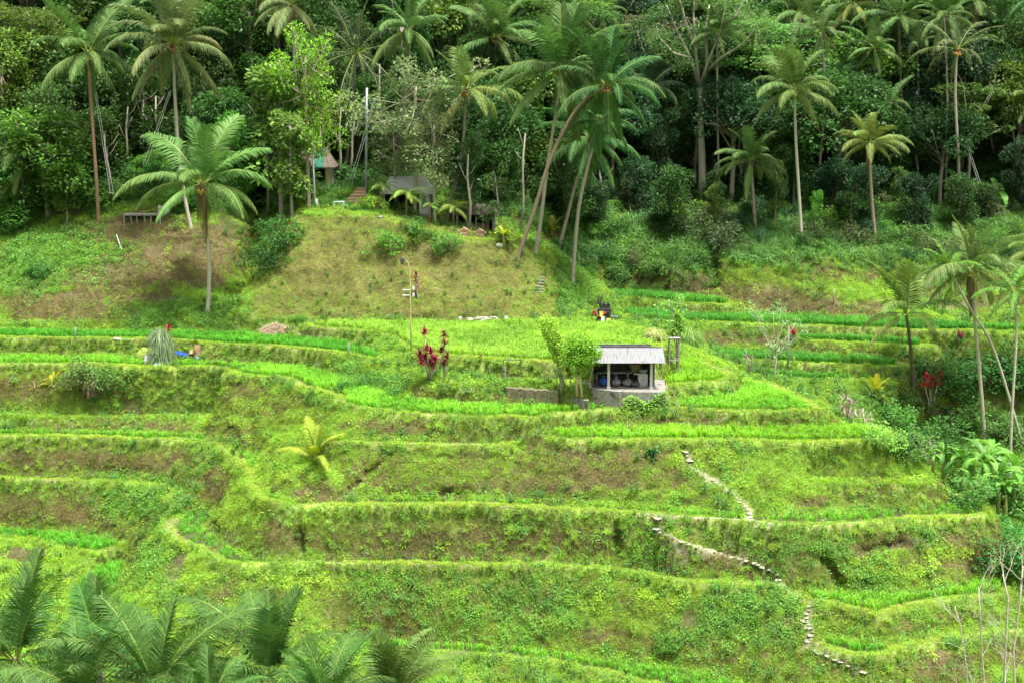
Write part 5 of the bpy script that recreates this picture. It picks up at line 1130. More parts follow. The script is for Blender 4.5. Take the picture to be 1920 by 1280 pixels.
CR = (.42,.03,.055)
red_plant('big crimson-leaved shrub, left one on the ledge below the wide paddy', (808,714), [(795,622),(787,662),(797,668),(808,658),(790,676),(805,680),(815,670),(800,652),(812,684)], CR, 1, .42, n=42)
red_plant('dark maroon-leaved shrub, right one on the ledge below the wide paddy', (834,714), [(832,625),(834,640),(828,655),(838,665),(833,678)], (.2,.035,.05), 2, .36, n=36)
red_plant('slim dark red plant standing on the mound behind the bamboo pole', (783,562), [(780,514),(781,526),(782,538)], (.28,.03,.05), 3, .3, n=30)
red_plant('single red-leaved head showing above the fountain grass clump', (318,690), [(315,614)], (.42,.03,.04), 4, .34, y=at_z(318,690,Z['T2'])[1]+1.2)
red_plant('red shrub with upright leaves at the edge of the right valley', (1745,760), [(1738,705),(1750,712),(1762,698),(1745,722),(1733,718),(1758,718)], (.50,.03,.06), 5, .42, y=99)
red_plant('small red plant behind the pale round-leafed tree', (1486,640), [(1485,617),(1488,624)], (.45,.03,.05), 6, .34)
red_plant('tiny red plant at the right end of the long far rice strip', (1799,640), [(1798,624),(1802,628)], (.4,.03,.05), 7, .3)
red_plant('small red plant beside the conical shrub near the garden steps', (704,392), [(703,374),(706,380)], (.45,.03,.06), 8, .34)
red_plant('red leaved plant tucked under the black shrine wall', (1114,600), [(1114,584),(1117,590)], (.35,.03,.04), 9, .26)
red_plant('red plant in the bushes near the hill roof at right', (1845,392), [(1844,376),(1850,382)], (.45,.03,.06), 10, .35)
red_plant('maroon plant between the two clipped trees', (1074,730), [(1064,690),(1068,700)], (.15,.03,.04), 11, .32)
red_plant('tiny reddish sprig in the rice near the front rim of the wide paddy', (902,672), [(902,664)], (.3,.12,.05), 12, .2, n=15)
red_plant('spiky yellow-green dracaena standing on the pole stand', (1272,640), [(1266,612),(1274,600),(1270,590),(1278,618),(1262,625)], (.18,.33,.04), 13, .62, name='dracaena', w=.07, n=45, y=at_z(1268,700,Z['T1R'])[1]+.2)
red_plant('thin dracaena under the clipped trees', (1050,735), [(1046,698),(1040,690),(1052,702)], (.14,.28,.04), 14, .36, name='dracaena', w=.05, n=24)
red_plant('leafy dark green plant in the slope under the rim, centre right', (1222,868), [(1215,848),(1222,845),(1230,842),(1226,854)], (.05,.2,.05), 15, .3, name='taro_plant', w=.14, n=18, cat='plant')
red_plant('grey dried sisal-like stalks at the corner of the triangular paddy', (1404,702), [(1400,668),(1408,672),(1404,684)], (.32,.27,.24), 16, .55, name='dry_stalks', w=.04, n=26, cat='plant')
red_plant('withered grey banana stalks right of the triangular paddy', (1592,806), [(1585,745),(1596,752),(1580,765),(1605,770),(1590,775)], (.34,.29,.24), 17, .6, name='dry_stalks', w=.06, n=26, cat='plant', stemr=.07, y=92)
red_plant('pale broken stump and dead leaves by the withered stalks', (1625,800), [(1618,775),(1630,782)], (.38,.33,.27), 18, .5, name='dry_stalks', w=.05, n=24, cat='plant', stemr=.07, y=93)
red_plant('grey dead reed clump beside the banana clump', (1740,860), [(1732,840),(1745,832),(1755,846)], (.3,.27,.22), 19, .7, name='dry_stalks', w=.04, n=30, cat='plant', y=92)
# --- bananas
def banana(label, u, vb, vt, n, seed, y=None, col=(.10,.26,.045), group=None, ll=(.5,.75)):
    b = hit(u, vb) if y is None else (at_y(u, vb, y)[0], y, ground(at_y(u, vb, y)[0], y)); top = at_y(u, vt, b[1]); h = max(.8, top[2]-b[2]); root = thing('banana_plant', label, 'banana plant', b, 0, group); r_ = random.Random(seed)
    tb = MB(); tb.tube([(0,0,-.2),(.05,0,h*.3),(0,.03,h*.55)], [.13,.11,.07], 8); t = tb.obj('stem', M_BARK, root, True); t.color = (.3,.33,.12,1)
    for i in range(n):
        mb = MB(); a = i*2.4+r_.uniform(-.3,.3); e = R(r_.uniform(20,86)); l = h*r_.uniform(*ll); w = l*.22; p = Vector((0,0,h*(.52 if ll[0] > .4 else .62))); ang = e; pts = []; N_ = 9
        for k in range(N_+1): pts.append(p.copy()); p = p+Vector((math.cos(a)*math.cos(ang), math.sin(a)*math.cos(ang), math.sin(ang)))*l/N_; ang -= R(9+4*(90-math.degrees(e))/40)
        s = Vector((-math.sin(a), math.cos(a), 0)); vs = []
        for k, q in enumerate(pts):
            t_ = k/N_; ww = w*.5*(0.06 if t_ < .15 else math.sin(math.pi*min(1, (t_-.1)/.9*.97+.03))**.6)*(1+r_.uniform(-.18,.1)); vs += [tuple(q-s*ww+Vector((0,0,ww*.35))), tuple(q), tuple(q+s*ww+Vector((0,0,ww*.35)))]
        mb.add(vs, [(k*3+j, k*3+j+1, k*3+j+4, k*3+j+3) for k in range(N_) for j in (0,1)], 0, r_.uniform(.8,1.25))
        o = mb.obj('leaf', M_LEAF, root); g = r_.uniform(.8,1.3); o.color = (col[0]*g, col[1]*g, col[2], 1)
GB = 'banana plants in the right valley clump'
for k, (u, vb, vt, yy, lab) in enumerate([(1815,935,868,83,'low banana plant in front, nearest the terrace nose'),(1885,950,880,82,'broad-leaved banana plant in front at the right edge'),(1768,870,812,86,'banana plant at the upper left of the valley clump'),(1800,905,825,85,'banana plant at the left of the valley clump with a wide leaf fan'),(1840,915,812,84,'tallest banana plant in the middle of the valley clump'),(1872,925,840,83,'banana plant with torn low leaves, right half of the clump'),(1902,900,835,85,'banana plant at the right edge of the picture by the areca trunk'),(1748,880,835,88,'small banana plant at the left fringe of the valley clump'),(1858,880,805,87,'banana plant standing behind the tallest one in the clump')]):
    banana(lab, u, vb, vt, 13, 40+k, yy, (.12,.29,.05), GB, (.34,.5))
banana('yellow-leaved small banana on the mound edge by the pale rock', 944, 462, 425, 7, 51, None, (.45,.5,.06))
banana('banana plant on the far hill left, below the dim gully palm', 1232, 450, 392, 8, 52, 124, (.1,.22,.09))
banana('banana plant on the far hill, right neighbour with drooping leaves', 1262, 452, 398, 8, 53, 124, (.09,.2,.08))
banana('young banana plant between the far strips and the dark-trunked palm', 1747, 690, 655, 6, 54, 104)
banana('banana-like leaves behind the slanting areca trunk', 1625, 800, 735, 6, 55, 97, (.06,.2,.08))
banana('small banana at the corner below the triangular paddy', 1485, 740, 700, 6, 56, 101, (.09,.24,.06))
banana('banana plant in the undergrowth at upper right beside the guy ropes', 1868, 380, 330, 7, 57, 127, (.14,.32,.05))
banana('banana plant low in the forest, right of the hanging palm', 1790, 340, 290, 7, 58, 129, (.08,.22,.05))
# --- pale round-leafed tree on the bank below the far strips
def pom_tree():
    y = 97.0; x = at_y(1452, 705, y); b = (x[0], y, ground(x[0], y)); root = thing('cassava_tree', 'pale slender tree with separate round leaf tufts on bare fanned branches', 'tree', b); tb = MB(); lb = MB(); r_ = random.Random(4)
    P = lambda u, v: Vector(at_y(u, v, y+r_.uniform(-.4,.4)))-Vector(b)
    tb.tube([(0,0,-.3), P(1452,700), P(1456,670)], [.09,.08,.07], 7)
    for (u, v, q) in [(1407,575,14),(1420,590,12),(1450,583,11),(1464,577,12),(1470,600,11),(1430,612,12),(1492,606,10),(1508,618,9),(1445,640,14),(1462,650,15),(1476,640,12),(1450,662,13),(1440,668,10),(1412,585,10)]:
        p = P(u, v); tb.tube([P(1456,672), P(1456,672).lerp(p, .5)+Vector((r_.uniform(-.15,.15),0,0)), p], [.045,.03,.014], 5); qq = q/27
        for _ in range(110):
            d = Vector((r_.gauss(0,1), r_.gauss(0,1), r_.gauss(0,.8))).normalized(); leafq(lb, p+d*qq*r_.uniform(.5,1), d+Vector((0,0,-.4)), (0,0,1), .15, .07, r_.uniform(.7,1.3))
    t = tb.obj('trunk', M_BARK, root, True); t.color = (.5,.48,.4,1); c = lb.obj('crown', M_LEAF, root); c.color = (.26,.42,.17,1)
pom_tree()
tree_px('light green bushy sapling behind the dracaena stand', 'sapling', 1268, 548, (.2,.38,.08), ub=1268, y=98, seed=0, wide=1.3)
tree_px('small bright bush by the far rice strips', 'sapling', 1586, 645, (.3,.45,.05), ub=1586, vb=684, seed=1, wide=1.2)
# --- fountain grass clump
def fountain(label, u, vb, rpx, hpx, seed, col, name='fountain_grass', stiff=.5, y=None):
    b = hit(u, vb) if y is None else (at_y(u, vb, y)[0], y, ground(at_y(u, vb, y)[0], y)); ppm = FPX/b[1]; h = hpx/ppm; w = rpx/ppm; mb = MB(); r_ = random.Random(seed)
    for _ in range(900):
        a = r_.uniform(0,6.28); q = r_.uniform(0,.3)*w; z0 = r_.uniform(.0,.85)*h; l = h*r_.uniform(.35,.75); o = r_.uniform(.2,1)
        p0 = Vector((math.cos(a)*q, math.sin(a)*q, z0)); p1 = p0+Vector((math.cos(a)*w*.5*o, math.sin(a)*w*.5*o, l*.35)); p2 = p1+Vector((math.cos(a)*w*.35*o, math.sin(a)*w*.35*o, -l*.35)); s = Vector((-math.sin(a), math.cos(a), 0))*.013
        p3 = p2+Vector((math.cos(a)*w*.08, math.sin(a)*w*.08, -l*.45))
        p3.z = max(p3.z, 0); t = r_.uniform(.6,1.3)
        mb.add([tuple(p0-s), tuple(p0+s), tuple(p1+s), tuple(p1-s), tuple(p2+s), tuple(p2-s), tuple(p3)], [(0,1,2,3),(3,2,4,5),(5,4,6)], 0, t)
    o = mb.obj(name, M_LEAF); o.location = b; o.color = (*col, 1); return tag(o, label, 'grass clump')
fountain('tall grey-green fountain of grass drooping over the small mound of earth', 303, 684, 32, 66, 1, (.24,.32,.17))
fountain('drooping grass clump right of the pole stand', 1292, 668, 34, 40, 2, (.2,.38,.08), y=96)
fountain('pale dried grass hump on the far rim of the wide paddy', 1226, 640, 26, 24, 3, (.4,.47,.15))
fountain('brown twiggy base of the bush on the left bank', 172, 742, 20, 34, 4, (.28,.2,.13), 'twig_clump')
fountain('small dried reed clump below the blue cloth', 370, 668, 7, 22, 5, (.45,.3,.2), 'reed_clump')
# --- heaps, sheets
def heap(mb):
    r_ = random.Random(3); mb.blob((0,0,.05), (1.0,.75,.5), 16, 8, 0, 1, .25, r_)
    for _ in range(1500):
        a = r_.uniform(0,6.28); q = r_.uniform(0,1.15); z_ = .6*math.sqrt(max(0,1-(q/1.2)**2)); strap(mb, (math.cos(a)*q, math.sin(a)*q*.75, z_), (r_.gauss(0,1), r_.gauss(0,1), r_.uniform(-.2,.5)), r_.uniform(.2,.5), .02, .2, 1)
one('straw_heap', 'heap of pale straw at the foot of the mound', 'heap', hit(517, 626), heap, M_STRAW)
def twigs(n, L_, seed):
    def f(mb):
        r_ = random.Random(seed)
        for _ in range(n):
            a = r_.uniform(0,6.28); e = r_.uniform(.2,1.2); p = Vector((r_.uniform(-.4,.4), r_.uniform(-.2,.2), 0)); d = Vector((math.cos(a)*math.cos(e), math.sin(a)*math.cos(e), math.sin(e))); mb.tube([p, p+d*L_*.5, p+d*L_*r_.uniform(.7,1.1)+Vector((r_.uniform(-.1,.1),0,0))], [.022,.016,.007], 4, cap=False)
    return f
for k, (u, v, n_, L_, lab) in enumerate([(568,630,12,1.0,'tangle of dry branches beside the straw heap'),(880,735,7,.6,'few dry twigs above the brown stone wall'),(1275,768,5,1.7,'thin bare white twigs on the rim in front of the triangular paddy'),(1180,806,3,1.3,'single pale cane standing on the terrace under the hut'),(575,925,8,.6,'small heap of dead roots on the dry slope'),(60,725,6,.5,'dry twigs on the far left bank')]):
    one('dry_branches', lab, 'branches', hit(u, v), twigs(n_, L_, k), M_STRAW)
def sheet(w, d, tx, ty):
    def f(mb):
        n = 8; vs = [(w*(i/n-.5), d*(j/n-.5), .03*math.sin(i*2.1)+.03*math.sin(j*1.7)) for j in range(n+1) for i in range(n+1)]
        M_ = Matrix.Rotation(tx, 3, 'X') @ Matrix.Rotation(ty, 3, 'Y'); vs = [tuple(M_ @ Vector(q)) for q in vs]; k = len(vs); vs += [(x, y, z-.015) for x, y, z in vs]
        fs = [(j*(n+1)+i, j*(n+1)+i+1, (j+1)*(n+1)+i+1, (j+1)*(n+1)+i) for j in range(n) for i in range(n)]; mb.add(vs, fs+[tuple(q+k for q in reversed(f_)) for f_ in fs])
    return f
def up(p, dz): return (p[0], p[1], p[2]+dz)
one('white_sheet', 'white corrugated sheet tilted against the earth hump under the fountain grass', 'sheet', up(at_z(279,684,Z['T2']),.32), sheet(.85,.9,.9,-.5), M_WHITE)
one('teal_sheet', 'pale teal sheet lying flat beside the white tilted sheet', 'sheet', up(at_z(303,688,Z['T2']),.14), sheet(.95,.7,.35,.3), M_TEAL)
one('blue_tarp', 'crumpled blue tarpaulin on the bank right of the fountain grass', 'tarpaulin', up(hit(342,667),.15), sheet(.95,.3,.7,.35), M_BLUE)
one('brown_cloth', 'reddish cloth and sacking beside the blue tarpaulin', 'cloth', up(hit(366,663),.15), sheet(.8,.35,.6,-.1), M_STRAW)
one('blue_bucket', 'small pale blue bucket right of the brown cloth', 'bucket', hit(370,677), lambda mb: mb.tube([(0,0,0),(0,0,.28)], [.11,.15], 12), M_TEAL)
def hump(mb): mb.blob((0,0,.2), (.95,.7,.75), 18, 9, 0, 1, .1, random.Random(5))
hm = one('earth_hump', 'rounded hump of earth and grass beside the fountain grass', 'mound', at_z(279,677,Z['T2']), hump, solid_mat('mossy_earth', [(.10,.07,.04),(.24,.33,.05),(.16,.2,.05)], 2.5, .95, .9), smooth=True)
one('white_rag', 'scrap of white plastic on the rim of the dark rice strip', 'rag', up(at_z(220,638.5,Z['A']),.14), sheet(.5,.2,.2,.1), M_WHITE)
one('pale_stone', 'pale rounded rock by the yellow banana on the mound edge', 'rock', hit(936,463), lambda mb: mb.blob((0,0,.08), (.3,.2,.18), 10, 6, 0, 1, .12, random.Random(2)), M_STONE)
for k, (u, v, w_) in enumerate([(862,600,.2),(880,602,.3),(904,601,.55),(925,600,.34),(948,598,.16)]):
    one('chalky_rock', 'chalky white rock at the back of the wide paddy, number %s from the left' % ['first','second','third','fourth','fifth'][k] if False else ['chalky rock at the back of the wide paddy, leftmost of five','chalky rock at the back of the wide paddy, second from left','largest chalky rock, middle of five at the back of the paddy','chalky rock at the back of the wide paddy, fourth from left','chalky rock at the back of the wide paddy, rightmost of five'][k], 'rock', hit(u, v), lambda mb: mb.blob((0,0,.06), (w_,.2,.14+w_*.15), 12, 7, 0, 1, .3, random.Random(k)), M_STONE, 'chalky rocks at the foot of the mound')
# --- stepping stones
ki = 0
ORD = ['slope path','rim path','lower slope path','dirt bend','bottom path']
def dens(L): return [q for a, b in zip(L[:-1], L[1:]) for q in (a, ((a[0]+b[0])/2, (a[1]+b[1])/2))]+[L[-1]]
stones = {0: dens(PATHS[0]), 1: [(1222,968),(1236,970),(1396,972),(1408,974)], 2: dens(PATHS[2]), 3: [(1462,1086),(1500,1129)], 4: dens(PATHS[4])}
NUMW = ['first','second','third','fourth','fifth','sixth','seventh','eighth','ninth','tenth','eleventh','twelfth','thirteenth','fourteenth','fifteenth','sixteenth','seventeenth','eighteenth','nineteenth','twentieth','twenty-first','twenty-second','twenty-third','twenty-fourth']
for g, L in stones.items():
    for i, (u, v) in enumerate(L):
        p = hit(u, v); r_ = random.Random(ki); ki += 1; w_ = r_.uniform(.1,.25)
        o = one('stepping_stone', '%s pale stepping stone from the top of the %s' % (NUMW[i], ['upper slope path','short path along the rim','middle diagonal path','dirt bend','lowest path'][g]), 'stone', (p[0]+r_.uniform(-.1,.1), p[1]+r_.uniform(-.08,.08), p[2]+.0), lambda mb: mb.blob((0,0,0), (w_, w_*.8, .045), 9, 5, 0, 1, .22, r_), M_STONE, 'pale stones of the footpath'); o.rotation_euler = (.05,.03,r_.uniform(0,3))
# --- bamboo offering pole
def post(name, label, cat, pts, rad, mat, y=None, group=None, extra=None):
    b = hit(*pts[0]) if y is None else (at_y(pts[0][0], pts[0][1], y)[0], y, at_y(pts[0][0], pts[0][1], y)[2]); mb = MB()
    P = [Vector(at_y(u, v, b[1]))-Vector(b) for u, v in pts]; P[0] = P[0]-Vector((0,0,.25)); mb.tube(P, [rad*(1-.35*i/len(P)) for i in range(len(P))], 8)
    if extra: extra(mb, b)
    o = mb.obj(name, mat, None, True); o.location = b; return tag(o, label, cat, group)
b = at_z(771, 660, Z['T0']); root = thing('offering_pole', 'tall bamboo offering pole with white vanes and a dark tassel at its bent tip', 'pole', b); mb = MB()
P = lambda u, v: Vector(at_y(u, v, b[1]))-Vector(b)
mb.tube([(0,0,-.4), P(770,600), P(769,540), P(768,505), P(765,492), P(760,487)], [.05,.045,.04,.03,.02,.012], 8); mb.obj('pole', M_BAMB, root, True)
for v0 in (543, 553):
    mb = MB(); a = P(755, v0); c = P(769, v0+1); mb.box(tuple((a+c)/2), (abs(c.x-a.x), .05, .06)); mb.obj('crossbar', M_WHITE, root)
for v0 in (541, 553):
    mb = MB(); mb.blob(tuple(P(775, v0)), (.08, .02, .15), 8, 6); o = mb.obj('vane', M_WHITE, root)
mb = MB(); mb.blob(tuple(P(754, 489)), (.13,.08,.24), 8, 6, 0, 1, .15); mb.obj('tassel', M_DARKM, root)
# --- iron arch and post
b = hit(946, 712); root = thing('iron_gate', 'rusty iron arch with short spikes beside a pale concrete post on the ledge', 'gate', b); P = lambda u, v: Vector(at_y(u, v, b[1]))-Vector(b)
mb = MB(); mb.tube([P(946,722), P(945,688)], .1, 8); mb.obj('concrete_post', M_CONC, root)
mb = MB(); mb.tube([P(945,690), P(944,674)], .03, 6); mb.tube([P(977,715), P(977,674)], .03, 6); mb.tube([P(944,674), P(978,674)], .03, 6)
for u in (948,953,958,963,968,974): mb.tube([P(u,674), P(u,668)], .015, 5)
mb.obj('iron_frame', M_DARKM, root)
def plank(mb): mb.box((0,0,.03), (1.1,.3,.06))
one('stone_slab', 'pale flat slab lying on the ledge right of the red shrubs', 'slab', up(hit(876,719),.05), plank, M_STONE); 
for k, (u, v0, v1, lab) in enumerate([(141,636,613,'short pale marker post in the left dark rice strip'),(653,668,641,'short bleached stake at the right end of the dark rice strip'),(845,720,712,'stub of wood on the ledge'),(1086,508,480,'thin post on the right shoulder of the mound'),(1563,572,542,'grey stake in the far overgrown bank'),(1478,700,612,'slim pale bamboo cane near the pale round-leafed tree')]):
    post('stake', lab, 'post', [(u,v0),(u,(v0+v1)/2),(u+1,v1)], .06, M_GREYW)
# --- black shrine
b = at_z(1134, 610, Z['T0']); root = thing('shrine', 'black stone shrine wrapped in yellow and white cloth at the far paddy corner', 'shrine', b); P = lambda u, v: Vector(at_y(u, v, b[1]))-Vector(b)
mb = MB()
for (u0, v0, u1, v1, d) in [(1120,598,1145,610,.8),(1123,590,1143,598,.65),(1121,584,1146,590.2,.75)]: pbox(mb, u0, v0, u1, v1, b[1]-.0+(.8-d)/2, d, b)
for u in (1121,1126,1131,1137,1142): pbox(mb, u, 580, u+4, 584.2, b[1]+.1, .5, b)
mb.obj('stone_base', M_BLACKST, root)
mb = MB(); pbox(mb, 1124, 571, 1144, 582, b[1]+.35, .2, b)
for u in (1124,1131,1139): mb.tube([P(u+2.5,572)+Vector((0,.4,0)), P(u+2.5,567)+Vector((0,.4,0))], [.09,.03], 6)
mb.tube([P(1123,572)+Vector((0,.45,0)), P(1122,563)+Vector((0,.45,0)), P(1121.5,560)+Vector((0,.45,0))], [.12,.07,.02], 6); mb.obj('carved_back', M_BLACKST, root)
for nm, m_, q in (('yellow_cloth', M_YEL, (1124,584,1131,594)), ('red_cloth', M_RED, (1131,585,1136,589)), ('white_cloth', M_WHITE, (1127,594,1134,606)), ('pale_yellow_cloth', M_YEL, (1137,597,1145,609))):
    mb = MB(); pbox(mb, *q, b[1]-.04, .05, b); mb.obj(nm, m_, root)
def frame_stand(name, label, cat, y, b, u0, u1, vt, vb, d, rad, mat, mid=None, solid=False, group=None):
    root = thing(name, label, cat, b, 0, group); x0 = at_y(u0, vt, y)[0]-b[0]; x1 = at_y(u1, vt, y)[0]-b[0]; zt2 = at_y(u0, vt, y)[2]-b[2]; zb = at_y(u0, vb, y)[2]-b[2]-.15
    for x_ in (x0, x1):
        for y_ in (0, d):
            mb = MB(); mb.tube([(x_, y-b[1]+y_, zb), (x_, y-b[1]+y_, zt2)], rad, 6); mb.obj('leg', mat, root)
    mb = MB(); y0 = y-b[1]
    for q in ([zt2] if mid is None else [zt2, zt2+(zb-zt2)*mid]):
        mb.tube([(x0,y0,q),(x1,y0,q)], rad, 6); mb.tube([(x0,y0+d,q),(x1,y0+d,q)], rad, 6); mb.tube([(x0,y0,q),(x0,y0+d,q)], rad, 6); mb.tube([(x1,y0,q),(x1,y0+d,q)], rad, 6)
    mb.obj('frame', mat, root)
    if solid: mb = MB(); mb.box(((x0+x1)/2, y0+d/2, zt2+rad+.02), (x1-x0+.12, d+.1, .035)); mb.obj('deck', M_GREYW, root)
    return root
sb = at_z(1152, 609, Z['T0']); frame_stand('offering_table', 'small grey pipe frame table beside the black shrine', 'table', sb[1], sb, 1147, 1158, 594, 609, .4, .025, M_GREYW, group=None)
sb = at_z(1264, 703, Z['T1R']+.02); frame_stand('pole_stand', 'four-legged stand of thin poles carrying the dracaena right of the hut', 'stand', sb[1], sb, 1256, 1274, 636, 704, .6, .035, M_GREYW, .55, True)
sb = hit(703, 470); frame_stand('viewing_platform', 'small plank table on tall thin legs at the mound edge', 'platform', 104.6, at_y(703, 412, 104.6), 692, 715, 409, 455, .9, .05, M_GREYW, None, True)
sb = at_y(635, 391, 108.5); frame_stand('green_rail', 'small pale green pipe frame on the garden lawn', 'frame', 108.5, sb, 625, 644, 379, 391, .5, .025, M_TEAL)
sb = at_y(270, 408, 110.4); root = frame_stand('bamboo_platform', 'bamboo platform on many thin stilts over the left slope', 'platform', 110.4, sb, 232, 300, 404, 460, 1.2, .05, M_GREYW, None, True)
for u in (245,256,270,283): mb = MB(); a = Vector(at_y(u, 406, 110.4))-Vector(sb); c = Vector(at_y(u+rnd.uniform(-6,8), 452, 110.2))-Vector(sb); mb.tube([a, c], .04, 6); mb.obj('leg', M_GREYW, root)
# --- flagpole, white pole
def flag_base(mb, b): mb.tube([(0,0,.0),(0,0,.5)], .14, 8)
post('flagpole', 'tall blue-grey metal pole at the head of the garden steps', 'pole', [(686,352),(687,260),(688,165)], .11, solid_mat('grey_paint', [(.3,.34,.38),(.46,.5,.54)], 3, .5, .1), y=113.5)
r0 = post('white_pole', 'thin pale pole with a white cloth wrap beside the green-roofed hut', 'pole', [(592,388),(589,340),(585,262)], .08, solid_mat('pale_paint', [(.5,.56,.58),(.68,.72,.74)], 3, .5, .1), y=112)
mb = MB(); mb.tube([(-.55,0,.05),(-.5,0,.9)], [.14,.1], 8); mb.tube([(.1,0,.02),(.05,0,.6)], [.22,.1], 8); mb.obj('cloth_wrap', M_WHITE, r0)
# --- swing ropes
for k, (p0, p1, y, lab) in enumerate([((178,175),(207,362),112,'pair of swing ropes hanging from the far left palm'),((318,170),(268,310),113,'pair of thin ropes slanting left from the white-trunk palm'),((702,185),(652,352),117,'pair of swing ropes slanting through the dark beside the flagpole'),((598,255),(622,325),114,'rope slanting down from the hut trees to the green-roofed hut'),((1797,225),(1858,412),127,'pair of guy ropes from the wind-blown palm')]):
    a = Vector(at_y(*p0, y)); c = Vector(at_y(*p1, y)); mb = MB(); m_ = (a+c)/2+Vector((0,0,-.12))
    for dx in ((0,.12) if k != 3 else (0,)): mb.tube([Vector((dx,0,0)), m_-a+Vector((dx*1.4,0,0)), c-a+Vector((dx*2,0,0))], .017, 5)
    if k in (0, 2): q = c-a; mb.box((q.x+.12, q.y, q.z), (.5,.2,.05))
    o = mb.obj('swing_rope', M_WHITE if k != 3 else M_GREYW); o.location = a; tag(o, lab, 'rope')
one('bent_cane', 'pale bent cane stuck in the brown slope at left', 'cane', (0,0,0), lambda mb: mb.tube([at_y(218,440,108), at_y(228,468,107.5), at_y(240,488,107), at_y(257,503,106.6)], [.03,.04,.04,.03], 5), M_WHITE)
# --- garden steps
b = at_y(650, 392, 110); root = thing('garden_steps', 'worn brown steps climbing from the lawn to the forest', 'steps', b)
for i in range(6):
    v1 = 391-i*6.2; y_ = 110+i*.55; mb = MB(); pbox(mb, 640+i*5.5, v1-6.5, 688-i*.5, v1+1.5, y_, .7, b); mb.obj('step', M_STEP, root)
# --- green-roofed hut
def gable(name, label, y, u0, u1, ve, vp, vb, d, roofm, wallm, over=.25, door=None, hip=.5, strip=None):
    if y is None: y = hit((u0+u1)/2, vb)[1]+.4
    a = at_y(u0, ve, y); c = at_y(u1, ve, y); g = at_y(u0, vb, y)[2]; b = ((a[0]+c[0])/2, y, g); w_ = (c[0]-a[0])/2; ze = a[2]-g; zp = at_y(u0, vp, y+d/2)[2]-g
    root = thing(name, label, 'hut', b); xw = w_-over
    mb = MB(); mb.box((0, d-.05, ze/2), (xw*2, .1, ze)); mb.box((-xw, d/2, ze/2), (.1, d-.2, ze)); mb.box((xw, d/2, ze/2), (.1, d-.2, ze)); mb.obj('wall', wallm, root)
    mb = MB(); mb.box((0, d/2, -.15), (xw*2+.4, d+.4, .3)); mb.obj('floor', M_CONC, root)
    for x_ in (-xw+.05, xw-.05): mb = MB(); mb.box((x_, 0.02, ze/2), (.13, .13, ze)); mb.obj('post', M_GREYW, root)
    hx = w_*(1-hip); y0, y1 = -over, d+over
    n = 12
    def roofpart(mb, xa, xb, th=.12):
        vs = []
        for i in range(n+1):
            t = i/n; x = xa+(xb-xa)*t
            def zh(x_, s):   # sag of the eave-to-ridge line
                r_ = min(1, max(0, (w_-abs(x_))/(max(w_-hx, .01)))); return ze+(zp-ze)*min(s, r_)
            vs += [(x, y0, ze-.02), (x, y0+(d/2-y0)*.5, (zh(x, .5))*1.0-.03), (x, d/2, zh(x, 1)), (x, y1, ze-.02), (x, y0, ze-th)]
        mb.add(vs, [(i*5+a, (i+1)*5+a, (i+1)*5+a+1, i*5+a+1) for i in range(n) for a in (0,1,2)]+[(i*5+4, (i+1)*5+4, (i+1)*5, i*5) for i in range(n)])
    mb = MB(); roofpart(mb, -w_, w_ if not strip else w_*strip[0]); mb.obj('roof', roofm, root)
    if strip:
        mb = MB(); roofpart(mb, w_*strip[0], w_*strip[1]); mb.obj('green_sheet', M_GREEN, root)
        mb = MB(); roofpart(mb, w_*strip[1], w_); mb.obj('roof', roofm, root)
    return root, b, xw, ze
g_, b, xw, ze = gable('thatched_hut', 'dark little hut with a thatched roof partly covered by a green sheet', 116.5, 546, 630, 313, 277, 350, 3.2, M_THATCH, M_DKIN, strip=(0.02,.42))
mb = MB(); mb.box((xw*.75, .1, ze/2), (.5,.06,ze)); mb.obj('bamboo_screen', M_BAMB, g_)
one('purple_cloth', 'purple and orange cloth hanging in the green-roofed hut', 'cloth', (b[0]-xw*.55, b[1]+.3, b[2]+.05), lambda mb: mb.box((0,0,.75), (.6,.12,1.2)), solid_mat('purple_cloth', [(.25,.05,.25),(.4,.1,.3)], 4, .8, .4))
g_, b, xw, ze = gable('thatched_pavilion', 'garden pavilion with a pale grey thatched roof and a small window wall', 110.6, 713, 812, 361, 331, 402, 3.4, M_THATG, M_DKIN, hip=.3)
mb = MB(); mb.box((xw-.45, .05, ze/2), (.8,.07,ze)); f = mb.obj('window_wall', M_CONCL, g_)
mb = MB(); mb.box((xw-.45, -.0, ze*.55), (.32,.03,ze*.55)); mb.obj('window', M_GLASS, f)
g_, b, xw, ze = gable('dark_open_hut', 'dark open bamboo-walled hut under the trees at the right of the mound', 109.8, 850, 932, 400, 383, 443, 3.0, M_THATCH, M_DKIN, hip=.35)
for t in (-.72, -.1, .22, .6): mb = MB(); mb.box((xw*t, .12, ze*.27), (xw*.3,.05,ze*.54)); mb.obj('bamboo_panel', M_WOOD, g_)
for t in (-.45, .05, .42): mb = MB(); mb.box((xw*t, .08, ze/2), (.1,.1,ze)); mb.obj('post', M_GREYW, g_)
gable('hill_roof_hut', 'small grey-roofed hut half hidden high in the right forest', None, 1858, 1886, 287, 268, 300, 2.4, M_THATCH, M_DKIN)
gable('bank_hut', 'low grey thatched roof poking from the bushes on the right bank', None, 1804, 1834, 412, 397, 418, 2, M_THATCH, M_DKIN)
gable('gully_hut', 'dark shelter under the trees across the gully', None, 1150, 1225, 368, 350, 408, 3, M_THATCH, M_DKIN)
